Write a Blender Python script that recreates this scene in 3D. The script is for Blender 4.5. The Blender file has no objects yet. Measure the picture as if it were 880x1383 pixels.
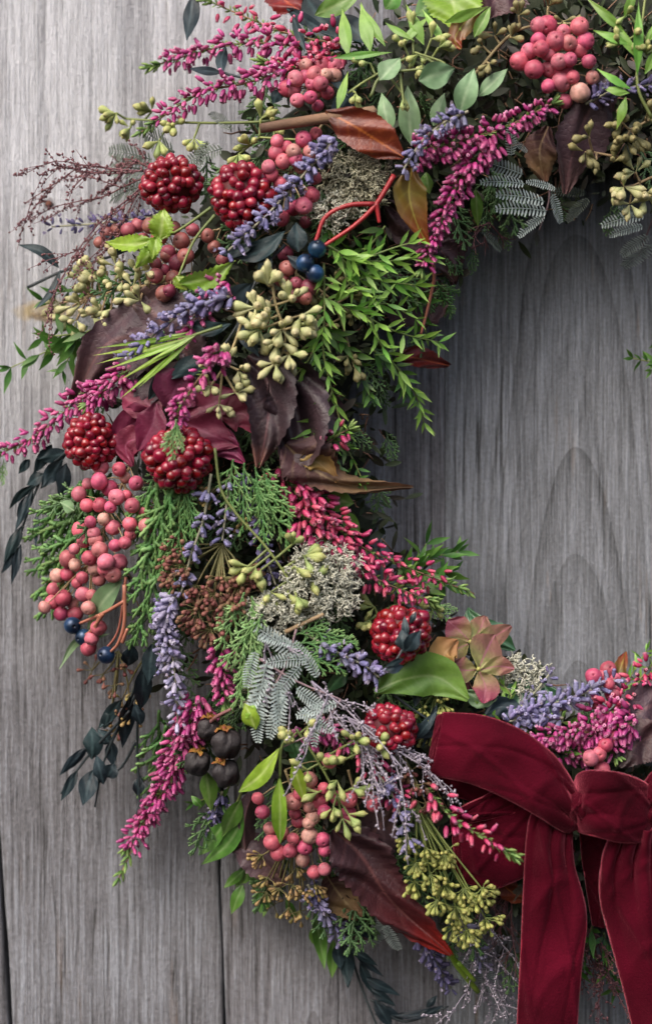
import bpy, math, random
import numpy as np
from mathutils import Vector, Matrix
random.seed(7); np.random.seed(7)
# ------------------------------------------------------------------ camera, sky, sun, exposure
U = 0.0003            # one photo pixel at the wall = 0.3 mm
D = 2900.0            # camera distance in those units
sc = bpy.context.scene
cam_d = bpy.data.cameras.new('camera'); cam = bpy.data.objects.new('camera', cam_d)
sc.collection.objects.link(cam); sc.camera = cam
cam.location = (0, -D*U, 0); cam.rotation_euler = (math.radians(90), 0, 0)
cam_d.sensor_fit = 'HORIZONTAL'; cam_d.sensor_width = 24.0
cam_d.lens = 24.0*D/880.0
cam_d.clip_start = 0.01; cam_d.clip_end = 50
cam_d.dof.use_dof = True; cam_d.dof.focus_distance = (D-165)*U; cam_d.dof.aperture_fstop = 5.8
SUN = Vector((-0.42, -0.62, 0.80)).normalized()
W = bpy.data.worlds.new('World'); sc.world = W; W.use_nodes = True
nt = W.node_tree; bg = nt.nodes['Background']
sky = nt.nodes.new('ShaderNodeTexSky'); sky.sky_type = 'NISHITA'; sky.sun_disc = False
sky.sun_elevation = math.asin(SUN.z); sky.sun_rotation = math.atan2(SUN.x, SUN.y)
sky.air_density = 1.0; sky.dust_density = 6.0; sky.ozone_density = 1.0
nt.links.new(sky.outputs[0], bg.inputs[0]); bg.inputs[1].default_value = 0.15
sl = bpy.data.lights.new('sun', 'SUN'); sl.energy = 1.3; sl.angle = math.radians(48); sl.color = (1.0, 0.98, 0.955)
so = bpy.data.objects.new('sun', sl); sc.collection.objects.link(so)
so.rotation_euler = SUN.to_track_quat('Z', 'Y').to_euler(); so.location = (-1, -1, 2)
sc.view_settings.view_transform = 'Standard'; sc.view_settings.look = 'None'
sc.view_settings.exposure = 0.64; sc.view_settings.gamma = 1.0
COL = sc.collection

# ------------------------------------------------------------------ helpers
def V(*a): return np.array(a, float)
def nrm(v):
    v = np.asarray(v, float); l = math.sqrt(float(v @ v)); return v/l if l > 1e-9 else V(0, 0, 1)
CX, CY = 850.0, 605.0
def dep(x, y):
    q = abs(math.hypot(x-CX, y-CY)-515.0)/265.0
    return 22.0 + (150.0*(1-q*q)**0.6 if q < 1 else 0.0)
def pt(x, y, d):
    k = (D-d)/D
    return V((x-440)*k, -d, (691.5-y)*k)
def p3(x, y, off=0.0): return pt(x, y, dep(x, y)+off)
def spline(P, n):
    P = [np.asarray(p, float) for p in P]
    if len(P) == 1: return np.array([P[0]]*n)
    E = [2*P[0]-P[1]] + P + [2*P[-1]-P[-2]]
    out = []; m = len(P)-1
    for i in range(n):
        u = i/(n-1)*m; k = min(int(u), m-1); f = u-k
        a, b, c, d = E[k], E[k+1], E[k+2], E[k+3]
        out.append(0.5*((2*b)+(c-a)*f+(2*a-5*b+4*c-d)*f*f+(3*b-a-3*c+d)*f**3))
    return np.array(out)
def path(pts, off, n):
    return spline([p3(p[0], p[1], off+(p[2] if len(p) > 2 else 0)) for p in pts], n)
def tangents(P):
    T = np.gradient(P, axis=0); T /= np.maximum(np.linalg.norm(T, axis=1, keepdims=True), 1e-9); return T
def lens(P): return float(np.linalg.norm(np.diff(P, axis=0), axis=1).sum())
CAM = V(0, -1, 0)
def rnd(a=0.0, b=1.0): return random.uniform(a, b)
def rdir():
    v = np.random.normal(size=3); return nrm(v)

class MB:
    def __init__(s): s.v = []; s.q = []; s.t = []; s.c = []; s.n = 0
    def add(s, v, q=None, t=None, c=None):
        v = np.asarray(v, float); s.v.append(v)
        if q is not None and len(q): s.q.append(np.asarray(q, int)+s.n)
        if t is not None and len(t): s.t.append(np.asarray(t, int)+s.n)
        s.c.append(np.zeros((len(v), 3)) if c is None else np.asarray(c, float)); s.n += len(v)
    def tube(s, P, R, n=6, r=0.5, cap=True, t0=0.0, t1=1.0):
        P = np.asarray(P, float); m = len(P)
        R = np.full(m, R, float) if np.isscalar(R) else np.interp(np.linspace(0, 1, m), np.linspace(0, 1, len(R)), R)
        T = tangents(P); a = np.cross(T[0], V(0.3, 1, 0.2)); a = nrm(a); X = []
        for i in range(m):
            a = a-T[i]*(a@T[i]); a = nrm(a); X.append(a)
        X = np.array(X); Y = np.cross(T, X)
        th = np.arange(n)/n*2*math.pi
        vv = P[:, None, :]+R[:, None, None]*(np.cos(th)[None, :, None]*X[:, None, :]+np.sin(th)[None, :, None]*Y[:, None, :])
        vv = vv.reshape(-1, 3)
        i = np.arange(m-1)[:, None]*n; j = np.arange(n)[None, :]; j2 = (j+1) % n
        q = np.stack([i+j, i+j2, i+n+j2, i+n+j], -1).reshape(-1, 4)
        c = np.zeros((m*n, 3)); c[:, 0] = np.repeat(np.linspace(t0, t1, m), n); c[:, 1] = r
        tr = []
        if cap:
            vv = np.vstack([vv, P[-1]+T[-1]*R[-1]*0.7, P[0]]); c = np.vstack([c, [t1, r, 0], [t0, r, 0]])
            e = m*n; b = (m-1)*n
            tr = [[b+k, b+(k+1) % n, e] for k in range(n)]+[[(k+1) % n, k, e+1] for k in range(n)]
        s.add(vv, q, tr, c)
    def lathe(s, prof, n=10, M=None, r=0.5, rib=0.0, ribn=5):
        prof = np.asarray(prof, float); m = len(prof); th = np.arange(n)/n*2*math.pi
        rr = prof[:, 1][:, None]*(1+rib*np.cos(ribn*th)[None, :])
        v = np.stack([rr*np.cos(th), np.repeat(prof[:, 0][:, None], n, 1), rr*np.sin(th)], -1).reshape(-1, 3)
        i = np.arange(m-1)[:, None]*n; j = np.arange(n)[None, :]; j2 = (j+1) % n
        q = np.stack([i+j, i+n+j, i+n+j2, i+j2], -1).reshape(-1, 4)
        z = prof[:, 0]; t = np.linspace(0, 1, m)
        c = np.zeros((m*n, 3)); c[:, 0] = np.repeat(t, n); c[:, 1] = r
        if M is not None: v = v @ M[:3, :3].T + M[:3, 3]
        s.add(v, q, None, c)
    def mesh(s, name, m, base=None, smooth=True):
        v = np.vstack(s.v); c = np.vstack(s.c)
        if base is not None: v = v-base
        v = v*U
        q = np.vstack(s.q) if s.q else np.zeros((0, 4), int); t = np.vstack(s.t) if s.t else np.zeros((0, 3), int)
        me = bpy.data.meshes.new(name); me.vertices.add(len(v)); me.vertices.foreach_set('co', v.ravel())
        me.loops.add(q.size+t.size); me.loops.foreach_set('vertex_index', np.concatenate([q.ravel(), t.ravel()]))
        me.polygons.add(len(q)+len(t))
        st = np.concatenate([np.arange(len(q))*4, len(q)*4+np.arange(len(t))*3])
        me.polygons.foreach_set('loop_start', st)
        me.polygons.foreach_set('loop_total', np.concatenate([np.full(len(q), 4), np.full(len(t), 3)]))
        me.update(calc_edges=True)
        a = me.attributes.new('c', 'FLOAT_VECTOR', 'POINT'); a.data.foreach_set('vector', c.ravel())
        if smooth: me.polygons.foreach_set('use_smooth', np.ones(len(me.polygons), bool))
        me.validate(); me.materials.append(m)
        return me

def frame(along, normal, s=1.0, pos=(0, 0, 0)):
    y = nrm(along); z = np.asarray(normal, float); z = z-y*(z@y)
    if z@z < 1e-6: z = np.cross(y, V(0.1, 0.9, 0.37))
    z = nrm(z); x = np.cross(y, z)
    M = np.eye(4); s3 = (s, s, s) if np.isscalar(s) else s
    M[:3, 0] = x*s3[0]; M[:3, 1] = y*s3[1]; M[:3, 2] = z*s3[2]; M[:3, 3] = pos
    return M
class Thing:
    def __init__(s, name, label, cat, base, group=None):
        o = bpy.data.objects.new(name, None); COL.objects.link(o); o.empty_display_size = 0.01
        s.base = np.asarray(base, float); o.location = Vector(s.base*U)
        o['label'] = label; o['category'] = cat
        if group: o['group'] = group
        s.o = o
    def part(s, name, mb, m, label=None, stuff=False, parent=None, smooth=True):
        o = bpy.data.objects.new(name, mb.mesh(name, m, s.base, smooth)); COL.objects.link(o); o.parent = parent or s.o
        if label: o['label'] = label
        if stuff: o['kind'] = 'stuff'
        return o
    def inst(s, name, me, M, parent=None):
        o = bpy.data.objects.new(name, me); COL.objects.link(o); o.parent = parent or s.o
        M = M.copy(); M[:3, 3] = (M[:3, 3]-s.base)*U
        o.matrix_basis = Matrix(M.tolist())
        return o

# ------------------------------------------------------------------ materials
def mat(name, ct, cr=None, mixr=0.5, rough=0.5, var=0.35, hue=0.03, trans=0.0, sheen=0.0, sheen_c=(1, 1, 1), coat=0.0, bump=0.0,
        bscale=900.0, metal=0.0, sss=0.0, vein=None, spec=0.5, mott=0.25, msc=300.0, net=0.0, crush=False):
    m = bpy.data.materials.new(name); m.use_nodes = True; T = m.node_tree; N = T.nodes; L = T.links
    P = N['Principled BSDF']
    def ramp(stops):
        r = N.new('ShaderNodeValToRGB'); e = r.color_ramp.elements
        k = len(stops); e[0].color = (*stops[0], 1); e[1].color = (*stops[-1], 1)
        for i in range(1, k-1):
            x = e.new(i/(k-1)); x.color = (*stops[i], 1)
        return r
    at = N.new('ShaderNodeAttribute'); at.attribute_name = 'c'
    sp = N.new('ShaderNodeSeparateXYZ'); L.new(at.outputs['Vector'], sp.inputs[0])
    oi = N.new('ShaderNodeObjectInfo')
    ad = N.new('ShaderNodeMath'); ad.operation = 'ADD'; L.new(oi.outputs['Random'], ad.inputs[0]); L.new(sp.outputs[1], ad.inputs[1])
    fr = N.new('ShaderNodeMath'); fr.operation = 'FRACT'; L.new(ad.outputs[0], fr.inputs[0])
    r1 = ramp(ct); L.new(sp.outputs[0], r1.inputs[0]); col = r1.outputs[0]
    if cr:
        r2 = ramp(cr); L.new(fr.outputs[0], r2.inputs[0])
        mx = N.new('ShaderNodeMix'); mx.data_type = 'RGBA'; mx.inputs[0].default_value = mixr
        L.new(col, mx.inputs[6]); L.new(r2.outputs[0], mx.inputs[7]); col = mx.outputs[2]
    if vein:
        mx = N.new('ShaderNodeMix'); mx.data_type = 'RGBA'; L.new(sp.outputs[2], mx.inputs[0])
        L.new(col, mx.inputs[6]); mx.inputs[7].default_value = (*vein, 1); col = mx.outputs[2]
    tc = N.new('ShaderNodeNewGeometry')
    nz = N.new('ShaderNodeTexNoise'); nz.inputs['Scale'].default_value = msc; nz.inputs['Detail'].default_value = 4
    L.new(tc.outputs['Position'], nz.inputs['Vector'])
    # value = (1-var/2 + var*rand) * (1-mott/2+mott*noise)
    f2 = N.new('ShaderNodeMath'); f2.operation = 'MULTIPLY'; L.new(fr.outputs[0], f2.inputs[0]); f2.inputs[1].default_value = 7.31
    f3 = N.new('ShaderNodeMath'); f3.operation = 'FRACT'; L.new(f2.outputs[0], f3.inputs[0])
    a1 = N.new('ShaderNodeMath'); a1.operation = 'MULTIPLY_ADD'; L.new(f3.outputs[0], a1.inputs[0]); a1.inputs[1].default_value = var; a1.inputs[2].default_value = 1-var/2
    a2 = N.new('ShaderNodeMath'); a2.operation = 'MULTIPLY_ADD'; L.new(nz.outputs['Fac'], a2.inputs[0]); a2.inputs[1].default_value = mott*3; a2.inputs[2].default_value = 1-mott*1.5
    a3 = N.new('ShaderNodeMath'); a3.operation = 'MULTIPLY'; L.new(a1.outputs[0], a3.inputs[0]); L.new(a2.outputs[0], a3.inputs[1])
    h1 = N.new('ShaderNodeMath'); h1.operation = 'MULTIPLY_ADD'; L.new(fr.outputs[0], h1.inputs[0]); h1.inputs[1].default_value = hue; h1.inputs[2].default_value = 0.5-hue/2
    hs = N.new('ShaderNodeHueSaturation'); L.new(h1.outputs[0], hs.inputs['Hue']); L.new(a3.outputs[0], hs.inputs['Value']); L.new(col, hs.inputs['Color'])
    L.new(hs.outputs[0], P.inputs['Base Color'])
    P.inputs['Roughness'].default_value = rough; P.inputs['Metallic'].default_value = metal
    P.inputs['Specular IOR Level'].default_value = spec
    P.inputs['Sheen Weight'].default_value = sheen; P.inputs['Sheen Tint'].default_value = (*sheen_c, 1); P.inputs['Sheen Roughness'].default_value = 0.35
    P.inputs['Coat Weight'].default_value = coat; P.inputs['Coat Roughness'].default_value = 0.15
    if sss:
        P.inputs['Subsurface Weight'].default_value = sss; P.inputs['Subsurface Radius'].default_value = (1, .35, .25)
        P.inputs['Subsurface Scale'].default_value = 0.0015
    if crush:   # pile pushed this way and that: patches that catch the light differently
        cn = N.new('ShaderNodeTexNoise'); cn.inputs['Scale'].default_value = 60; cn.inputs['Detail'].default_value = 6; cn.inputs['Distortion'].default_value = .8
        L.new(tc.outputs['Position'], cn.inputs['Vector']); cr_ = N.new('ShaderNodeMapRange'); cr_.inputs[1].default_value = .35; cr_.inputs[2].default_value = .68
        cr_.inputs[3].default_value = .25; cr_.inputs[4].default_value = sheen; L.new(cn.outputs['Fac'], cr_.inputs[0]); L.new(cr_.outputs[0], P.inputs['Sheen Weight'])
    if bump:
        b = N.new('ShaderNodeBump'); n2 = N.new('ShaderNodeTexNoise'); n2.inputs['Scale'].default_value = bscale; n2.inputs['Detail'].default_value = 5
        L.new(tc.outputs['Position'], n2.inputs['Vector']); 
        if net:   # fine vein network
            vo = N.new('ShaderNodeTexVoronoi'); vo.feature = 'DISTANCE_TO_EDGE'; vo.inputs['Scale'].default_value = 420; L.new(tc.outputs['Position'], vo.inputs['Vector'])
            vm = N.new('ShaderNodeMapRange'); vm.inputs[1].default_value = 0; vm.inputs[2].default_value = .12; vm.inputs[3].default_value = 0; vm.inputs[4].default_value = net
            L.new(vo.outputs['Distance'], vm.inputs[0]); va = N.new('ShaderNodeMath'); va.operation = 'ADD'; L.new(vm.outputs[0], va.inputs[0]); L.new(n2.outputs['Fac'], va.inputs[1])
            L.new(va.outputs[0], b.inputs['Height'])
        else: L.new(n2.outputs['Fac'], b.inputs['Height'])
        b.inputs['Strength'].default_value = bump; b.inputs['Distance'].default_value = 0.0006; L.new(b.outputs[0], P.inputs['Normal'])
    if trans:
        tr = N.new('ShaderNodeBsdfTranslucent'); L.new(hs.outputs[0], tr.inputs[0])
        ms = N.new('ShaderNodeMixShader'); ms.inputs[0].default_value = trans
        L.new(P.outputs[0], ms.inputs[1]); L.new(tr.outputs[0], ms.inputs[2]); L.new(ms.outputs[0], N['Material Output'].inputs[0])
    return m
def hexc(h):
    c = [int(h[i:i+2], 16)/255 for i in (0, 2, 4)]
    return tuple(x/12.92 if x <= .04045 else ((x+.055)/1.055)**2.4 for x in c)
X = hexc
M_bell = mat('heather_bell', [X('6d1d46'), X('a83272'), X('c65a96'), X('e0aec6')], [X('8a2258'), X('b03c7a'), X('cc7aa6')], .38, rough=.5, trans=.2, hue=.03)
M_bellred = mat('heather_bell_crimson', [X('7a1d38'), X('b42c5a'), X('cc5a80'), X('e6b0c0')], [X('8a2048'), X('bc3460'), X('d87896')], .35, rough=.5, trans=.2)
M_needle = mat('heather_needle', [X('46602f'), X('6c8f47'), X('98b268')], rough=.55, trans=.25)
M_wood = mat('twig_bark', [X('5a4034'), X('7a5a46'), X('8a6c56')], rough=.8, bump=.4)
M_greenstem = mat('green_stem', [X('5c6a3a'), X('7d8a4c')], rough=.55)
M_lav = mat('lavender_calyx', [X('7c7a80'), X('74708f'), X('7f79a6'), X('a6a2bc')], [X('8c8a98'), X('5e578c'), X('9a95ba'), X('8a86a4'), X('6c659c')], .5, rough=.85, trans=.1, bump=.4, var=.45, mott=.4, msc=900)
M_lavpale = mat('lavender_calyx_faded', [X('8e8a96'), X('928caa'), X('aaa4c0')], [X('aea8c0'), X('7a72a6'), X('c4c0cc'), X('6c6498')], .6, rough=.85, trans=.1, var=.4, mott=.4, msc=900)
M_lavdark = mat('lavender_calyx_dark', [X('5a566a'), X('565070'), X('6c6690')], [X('4a4468'), X('6c6694')], .5, rough=.8)
M_corolla = mat('dry_corolla', [X('8a7f88'), X('a79fb8')], [X('6a5f58'), X('b0a8c8'), X('8a84b4')], .6, rough=.9, trans=.2)
M_lavstem = mat('lavender_stem', [X('8a8872'), X('9a9884')], rough=.8)
M_pep = mat('pink_berry', [X('c26a78'), X('b8566c'), X('a8445c'), X('42241f')], [X('a0364f'), X('bc5a70'), X('c27c82'), X('aa4259'), X('baa08c'), X('a84a62'), X('c6687c')], .65, rough=.46, sss=.08, hue=.02, var=.35, mott=.55, msc=380, spec=.35, bump=.25)
M_pepdull = mat('dull_pink_berry', [X('94464c'), X('853844'), X('7c3440'), X('4a2420')], [X('742636'), X('964a56'), X('8c5c50'), X('a05a60')], .65, rough=.5, sss=.05, var=.35, mott=.5, msc=380, bump=.2)
M_stalk = mat('pale_stalk', [X('8d7b5a'), X('a08c68')], rough=.7)
M_red = mat('red_drupelet', [X('640c1c'), X('740f22'), X('8a1c30')], [X('4c0814'), X('760f20'), X('96283a'), X('600a1a'), X('841628')], .6, rough=.26, coat=.25, sss=.06, var=.5, hue=.02, mott=.5, msc=380, bump=.1)
M_redcore = mat('red_core', [X('42060e'), X('4a0810')], rough=.6)
M_euc = mat('seed_pod', [X('a9ad80'), X('a6aa76'), X('b4a678'), X('9a7c58')], [X('a8ac78'), X('b6b48c'), X('96a06c'), X('b8a884')], .5, rough=.6, var=.25, bump=.15)
M_eucg = mat('green_seed_pod', [X('8a9a5e'), X('93a05e'), X('a8a068'), X('a08458')], [X('8c9a5a'), X('a5aa6a'), X('75864c')], .5, rough=.6, var=.25)
M_eucd = mat('olive_seed_pod', [X('6f7048'), X('77744c'), X('84744e')], [X('6c6e44'), X('8a8258'), X('7c6a48')], .5, rough=.65, var=.3)
M_tb = mat('brown_bud', [X('5a4632'), X('6a4038'), X('8a5448')], [X('603430'), X('7c4a42'), X('6c5a3c'), X('8c6050')], .5, rough=.7)
M_tbg = mat('green_bud', [X('6c7c3c'), X('8e9650'), X('b8a865')], [X('7e8c44'), X('a0a258'), X('9a8c50')], .5, rough=.6)
M_tbo = mat('olive_bud', [X('766a40'), X('857444'), X('a08858')], [X('7c7040'), X('8a6248'), X('9a8c54')], .5, rough=.65)
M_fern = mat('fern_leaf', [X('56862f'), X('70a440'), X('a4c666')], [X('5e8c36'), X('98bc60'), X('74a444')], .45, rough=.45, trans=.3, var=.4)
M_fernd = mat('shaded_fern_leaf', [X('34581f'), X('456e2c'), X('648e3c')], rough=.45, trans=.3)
M_cedar = mat('cedar_scale', [X('3f6634'), X('557f44'), X('80a462')], rough=.55, trans=.15, var=.3, bump=.3)
M_cedarp = mat('cedar_scale_pale', [X('547c46'), X('749a5c'), X('9cba80')], rough=.55, trans=.15, var=.3, bump=.3)
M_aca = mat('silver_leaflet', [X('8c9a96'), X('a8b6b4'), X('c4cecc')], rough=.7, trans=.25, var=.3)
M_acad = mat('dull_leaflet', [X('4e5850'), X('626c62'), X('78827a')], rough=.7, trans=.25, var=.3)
M_acas = mat('mauve_rachis', [X('7a6468'), X('8a7478')], rough=.7)
M_dark = mat('dark_leaf', [X('141b1f'), X('212d32'), X('303e43')], rough=.45, var=.5, hue=.05, vein=X('38474b'), bump=.3, spec=.2)
M_darkstem = mat('dark_stem', [X('20272a'), X('2c3638')], rough=.5)
M_green = mat('green_leaf', [X('4c742c'), X('5c8838'), X('76a048')], rough=.45, trans=.25, var=.25, vein=X('8aa868'), bump=.15, net=.2)
M_lime = mat('lime_leaf', [X('6a8c28'), X('82a434'), X('9ab848')], rough=.4, trans=.3, var=.2, vein=X('aac070'))
M_sage = mat('sage_leaf', [X('64845a'), X('7c9a70'), X('8cac80')], rough=.55, trans=.2, var=.3, vein=X('a0b890'))
M_deep = mat('deep_green_leaf', [X('24402a'), X('2c4e32'), X('38603c')], rough=.35, var=.3, vein=X('58805a'))
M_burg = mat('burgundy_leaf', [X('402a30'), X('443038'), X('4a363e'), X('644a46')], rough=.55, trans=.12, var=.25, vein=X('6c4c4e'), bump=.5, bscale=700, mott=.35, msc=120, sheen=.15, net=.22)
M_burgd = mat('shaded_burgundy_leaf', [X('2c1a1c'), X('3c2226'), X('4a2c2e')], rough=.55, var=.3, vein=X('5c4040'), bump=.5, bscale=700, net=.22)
M_burgred = mat('burgundy_leaf_red_tip', [X('40292f'), X('422a32'), X('442a30'), X('48242b'), X('541c24'), X('98181e')], rough=.5, trans=.12, var=.1, vein=X('74484a'), bump=.5, bscale=700, mott=.35, msc=120, net=.22)
M_tan = mat('tan_leaf', [X('4a2e30'), X('4c3032'), X('60463a'), X('846a48'), X('8a6450')], rough=.65, trans=.15, var=.1, vein=X('a08a68'), bump=.5, bscale=700, mott=.4, msc=150, net=.2)
M_burgtan = mat('burgundy_leaf_tan_tip', [X('2c1d22'), X('2e2025'), X('32242a'), X('34262b'), X('3a2a2c'), X('9c7262')], rough=.55, trans=.12, var=.1, vein=X('6c4c4e'), bump=.5, bscale=700, mott=.35, msc=120, net=.22)
M_burgdk = mat('near_black_burgundy_leaf', [X('2e2026'), X('33242b'), X('3a2a30'), X('4a3636')], rough=.5, var=.2, vein=X('5a4448'), bump=.5, bscale=700, mott=.35, msc=120, net=.22)
M_rust = mat('rust_leaf', [X('48201a'), X('64241a'), X('76301f'), X('521d18')], rough=.4, trans=.2, var=.15, vein=X('b06030'), mott=.5, msc=120, bump=.3, net=.2)
M_olivered = mat('olive_red_leaf', [X('62381e'), X('6c5a2a'), X('7a4226'), X('8a2820')], rough=.4, trans=.2, var=.1, vein=X('a09048'), mott=.4, msc=120)
M_petal = mat('wine_petal', [X('4c1a28'), X('64203a'), X('7a2c4c'), X('882c50')], [X('4a1826'), X('8a2c54'), X('5c2030')], .4, rough=.55, trans=.25, vein=X('8c4864'), mott=.4, msc=150, bump=.35, bscale=800, net=.2)
M_hyd = mat('green_pink_petal', [X('8c9656'), X('84864e'), X('8c4854'), X('7a2444')], [X('8a9052'), X('8c2c4c'), X('7a7e46')], .38, rough=.55, trans=.25, vein=X('a06070'), mott=.4, msc=150, bump=.35, bscale=800, net=.2)
M_hydtan = mat('tan_petal', [X('8c7440'), X('a08048'), X('8c6038')], rough=.65, trans=.2, vein=X('b09060'))
M_blue = mat('blue_berry', [X('2c4e74'), X('34608c'), X('20344e'), X('10161e')], rough=.32, metal=.45, var=.3, hue=.02, coat=.1)
M_coral = mat('coral_stem', [X('94584a'), X('a8685a')], rough=.5)
M_crimstem = mat('crimson_stem', [X('8c2024'), X('a82c30')], rough=.45)
M_lich = mat('lichen', [X('8a8a7a'), X('a8a898'), X('c0c0b0')], rough=.9, var=.3)
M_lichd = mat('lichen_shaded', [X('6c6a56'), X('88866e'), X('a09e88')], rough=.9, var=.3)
M_olivestem = mat('olive_stem', [X('5c5a34'), X('6e6a40'), X('7a6a48')], rough=.6)
M_limo = mat('lilac_twig', [X('7c7484'), X('989098'), X('aaa2b0')], rough=.85, var=.3)
M_maroon = mat('maroon_twig', [X('5c3c40'), X('6c4448'), X('7a5458')], rough=.8, var=.3)
M_pod = mat('black_pod', [X('1a1719'), X('252022'), X('2c2628')], rough=.65, bump=.8, bscale=500, var=.2)
M_calyx = mat('ochre_calyx', [X('8c6430'), X('a07838'), X('8c4c2c')], rough=.6, trans=.2)
M_moss = mat('dark_moss', [X('14180f'), X('1e2416'), X('2a3020')], rough=.95, bump=1, bscale=250, var=.4)
M_fill = mat('filler_leaf', [X('1c2a16'), X('283e20'), X('385230')], [X('24381e'), X('32281f'), X('404a2c'), X('281e1d'), X('46303a')], .6, rough=.6, var=.5, trans=.15)
M_velvet = mat('velvet', [X('3c0514'), X('440616')], rough=.95, sheen=1.0, sheen_c=(.85, .17, .25), var=.05, hue=0, bump=.7, bscale=1300, mott=.9, msc=34, spec=.06, crush=True)
M_satin = mat('satin_edge', [X('780f28'), X('84142e')], rough=.5, sheen=.3, var=.05, hue=0)

# ------------------------------------------------------------------ piece prototypes (along +Y, front +Z), shared by every copy
def proto(name, m, prof, n=8, **k):
    mb = MB(); mb.lathe(prof, n, **k); return mb.mesh(name, m)
BELL = [(0, .3), (1.2, 1.7), (3.5, 2.7), (6.5, 2.9), (9, 2.4), (11, 1.7), (12.6, 2.1), (12.0, .7)]
P_bell = proto('bell', M_bell, BELL, 8, rib=.1, ribn=4); P_bellred = proto('bell', M_bellred, BELL, 8, rib=.1, ribn=4)
LAV = [(0, .5), (2, 1.8), (5, 2.8), (9, 3.0), (12, 2.5), (13, 2.9), (14.5, 2.0), (13.8, .8)]
P_lav = proto('calyx', M_lav, LAV, 10, rib=.12, ribn=5); P_lavp = proto('calyx', M_lavpale, LAV, 10, rib=.12, ribn=5)
P_lavd = proto('calyx', M_lavdark, LAV, 10, rib=.12, ribn=5)
def sph(r, k=9, dim=.12):
    out = []
    for i in range(k+1):
        a = math.pi*i/k; out.append((-r*math.cos(a), max(r*math.sin(a), .01)))
    out[-1] = (r*(1-dim*2.2), .01); out[-2] = (r*(math.cos(math.pi/k)+.0), out[-2][1]*.85)
    out.insert(-1, (r*(1-dim*.6), r*.14))
    return out
def lumpy(name, m, prof, n, k, sd, sq=0.0):
    mb = MB(); mb.lathe(prof, n); rs = np.random.RandomState(sd); v = mb.v[0]; c0 = np.array([0, v[:, 1].mean(), 0]); a = v-c0; r0 = np.abs(v[:, 1]-c0[1]).max()
    ph = rs.rand(6)*6.28; u = a/r0
    f = 1+k*(np.sin(u[:, 0]*2.3+ph[0])*np.cos(u[:, 2]*2.1+ph[1])+.6*np.sin(u[:, 1]*3.4+ph[2]+u[:, 0]*2)+.45*np.sin(u[:, 2]*5+ph[3]+u[:, 1]*4))
    a = a*f[:, None]*np.array([1, 1-sq, 1-sq*rs.uniform(-.5, .5)]); mb.v[0] = c0+a; return mb.mesh(name, m)
P_pep = [lumpy('berry', M_pep, sph(10.3, 11), 18, .035, 40+i, rnd(0, .12)) for i in range(6)]
P_pepd = [lumpy('berry', M_pepdull, sph(10.3, 11), 18, .04, 60+i, rnd(0, .14)) for i in range(5)]
P_blue = proto('berry', M_blue, sph(11.5), 18)
P_drup = [lumpy('drupelet', M_red, [(-1.1+1.15*(1-math.cos(math.pi*i/8)), max(math.sin(math.pi*i/8), .01)) for i in range(9)], 14, .05, 80+i, rnd(-.05, .15)) for i in range(5)]
POD = [(0, 1.1), (5, 1.7), (10, 3.0), (15, 5.0), (20, 6.1), (23, 5.7), (25, 4.0), (25.6, 3.2), (27, 1.6), (28.4, .6), (28.6, .02)]
P_euc, P_eucg, P_eucd = [[lumpy('seed_pod', q_, [(z, r_*w_) for z, r_ in POD], 12, .05, 90+i, rnd(-.08, .12)) for i, w_ in enumerate((.85, 1.0, 1.08, .72, .95))] for q_ in (M_euc, M_eucg, M_eucd)]
TB = [(0, .9), (3, 1.6), (6, 2.8), (8.5, 3.0), (10, 2.0), (10.6, .05)]
P_tb = proto('bud', M_tb, TB, 8); P_tbg = proto('bud', M_tbg, TB, 8); P_tbo = proto('bud', M_tbo, TB, 8)

def blade(mb, P, wl, wr, N0, fold=.15, curl=.0, crump=0.0, serr=0.0, sn=12, nv=6, m=6, tilt=0.0, r=None, vein_w=.1, seed=0):
    """leaf surface along the midrib points P; wl, wr: half-width lists"""
    P = np.asarray(P, float); n = len(P); T = tangents(P); L = lens(P)
    u = np.linspace(0, 1, n); WL = np.interp(u, np.linspace(0, 1, len(wl)), wl); WR = np.interp(u, np.linspace(0, 1, len(wr)), wr)
    rs = np.random.RandomState(seed+int(abs(P[0][0])*3+abs(P[0][2]))); ph = rs.rand(6)*6.28
    s = np.linspace(-1, 1, 2*m+1); vv = []; cc = []
    N0 = np.asarray(N0, float)
    R = rnd() if r is None else r
    for i in range(n):
        Nn = N0-T[i]*(N0@T[i]); Nn = nrm(Nn)
        if tilt: 
            S0 = np.cross(T[i], Nn); Nn = nrm(Nn*math.cos(tilt)+S0*math.sin(tilt))
        S = np.cross(T[i], Nn)
        for sj in s:
            w = WL[i] if sj < 0 else WR[i]
            se = 1.0
            if serr: se = 1+serr*(abs(sj)**2)*(((u[i]*sn) % 1.0)-.5)*2
            vphase = (u[i]*nv-abs(sj)*.9) % 1.0
            vn = max(0, 1-min(vphase, 1-vphase)*nv/ max(nv, 1)*7)*.5*(1-abs(sj)*.6)
            mid = max(0, 1-abs(sj)*w/max(1.2, vein_w*12))
            vi = min(1, vn*(.6 if nv else 0)+mid*.8)
            h = fold*abs(sj)*w + curl*sj*sj*w
            if crump:
                h += crump*(math.sin(u[i]*7+sj*2.3+ph[0])*math.cos(sj*3.1+ph[1]+u[i]*3)*.6+math.sin(u[i]*15+sj*5+ph[2])*.28*abs(sj)+math.sin(u[i]*26+ph[3]+sj*9)*.14*abs(sj)) 
                h -= crump*.12*vn
            vv.append(P[i]+S*sj*w*se+Nn*h); cc.append((u[i], R, vi))
    k = 2*m+1; i = np.arange(n-1)[:, None]*k; j = np.arange(k-1)[None, :]
    q = np.stack([i+j, i+j+1, i+k+j+1, i+k+j], -1).reshape(-1, 4)
    mb.add(vv, q, None, cc)
OV = [0.03, .45, .78, .95, 1, .93, .78, .55, .28, .02]   # oval
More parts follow.
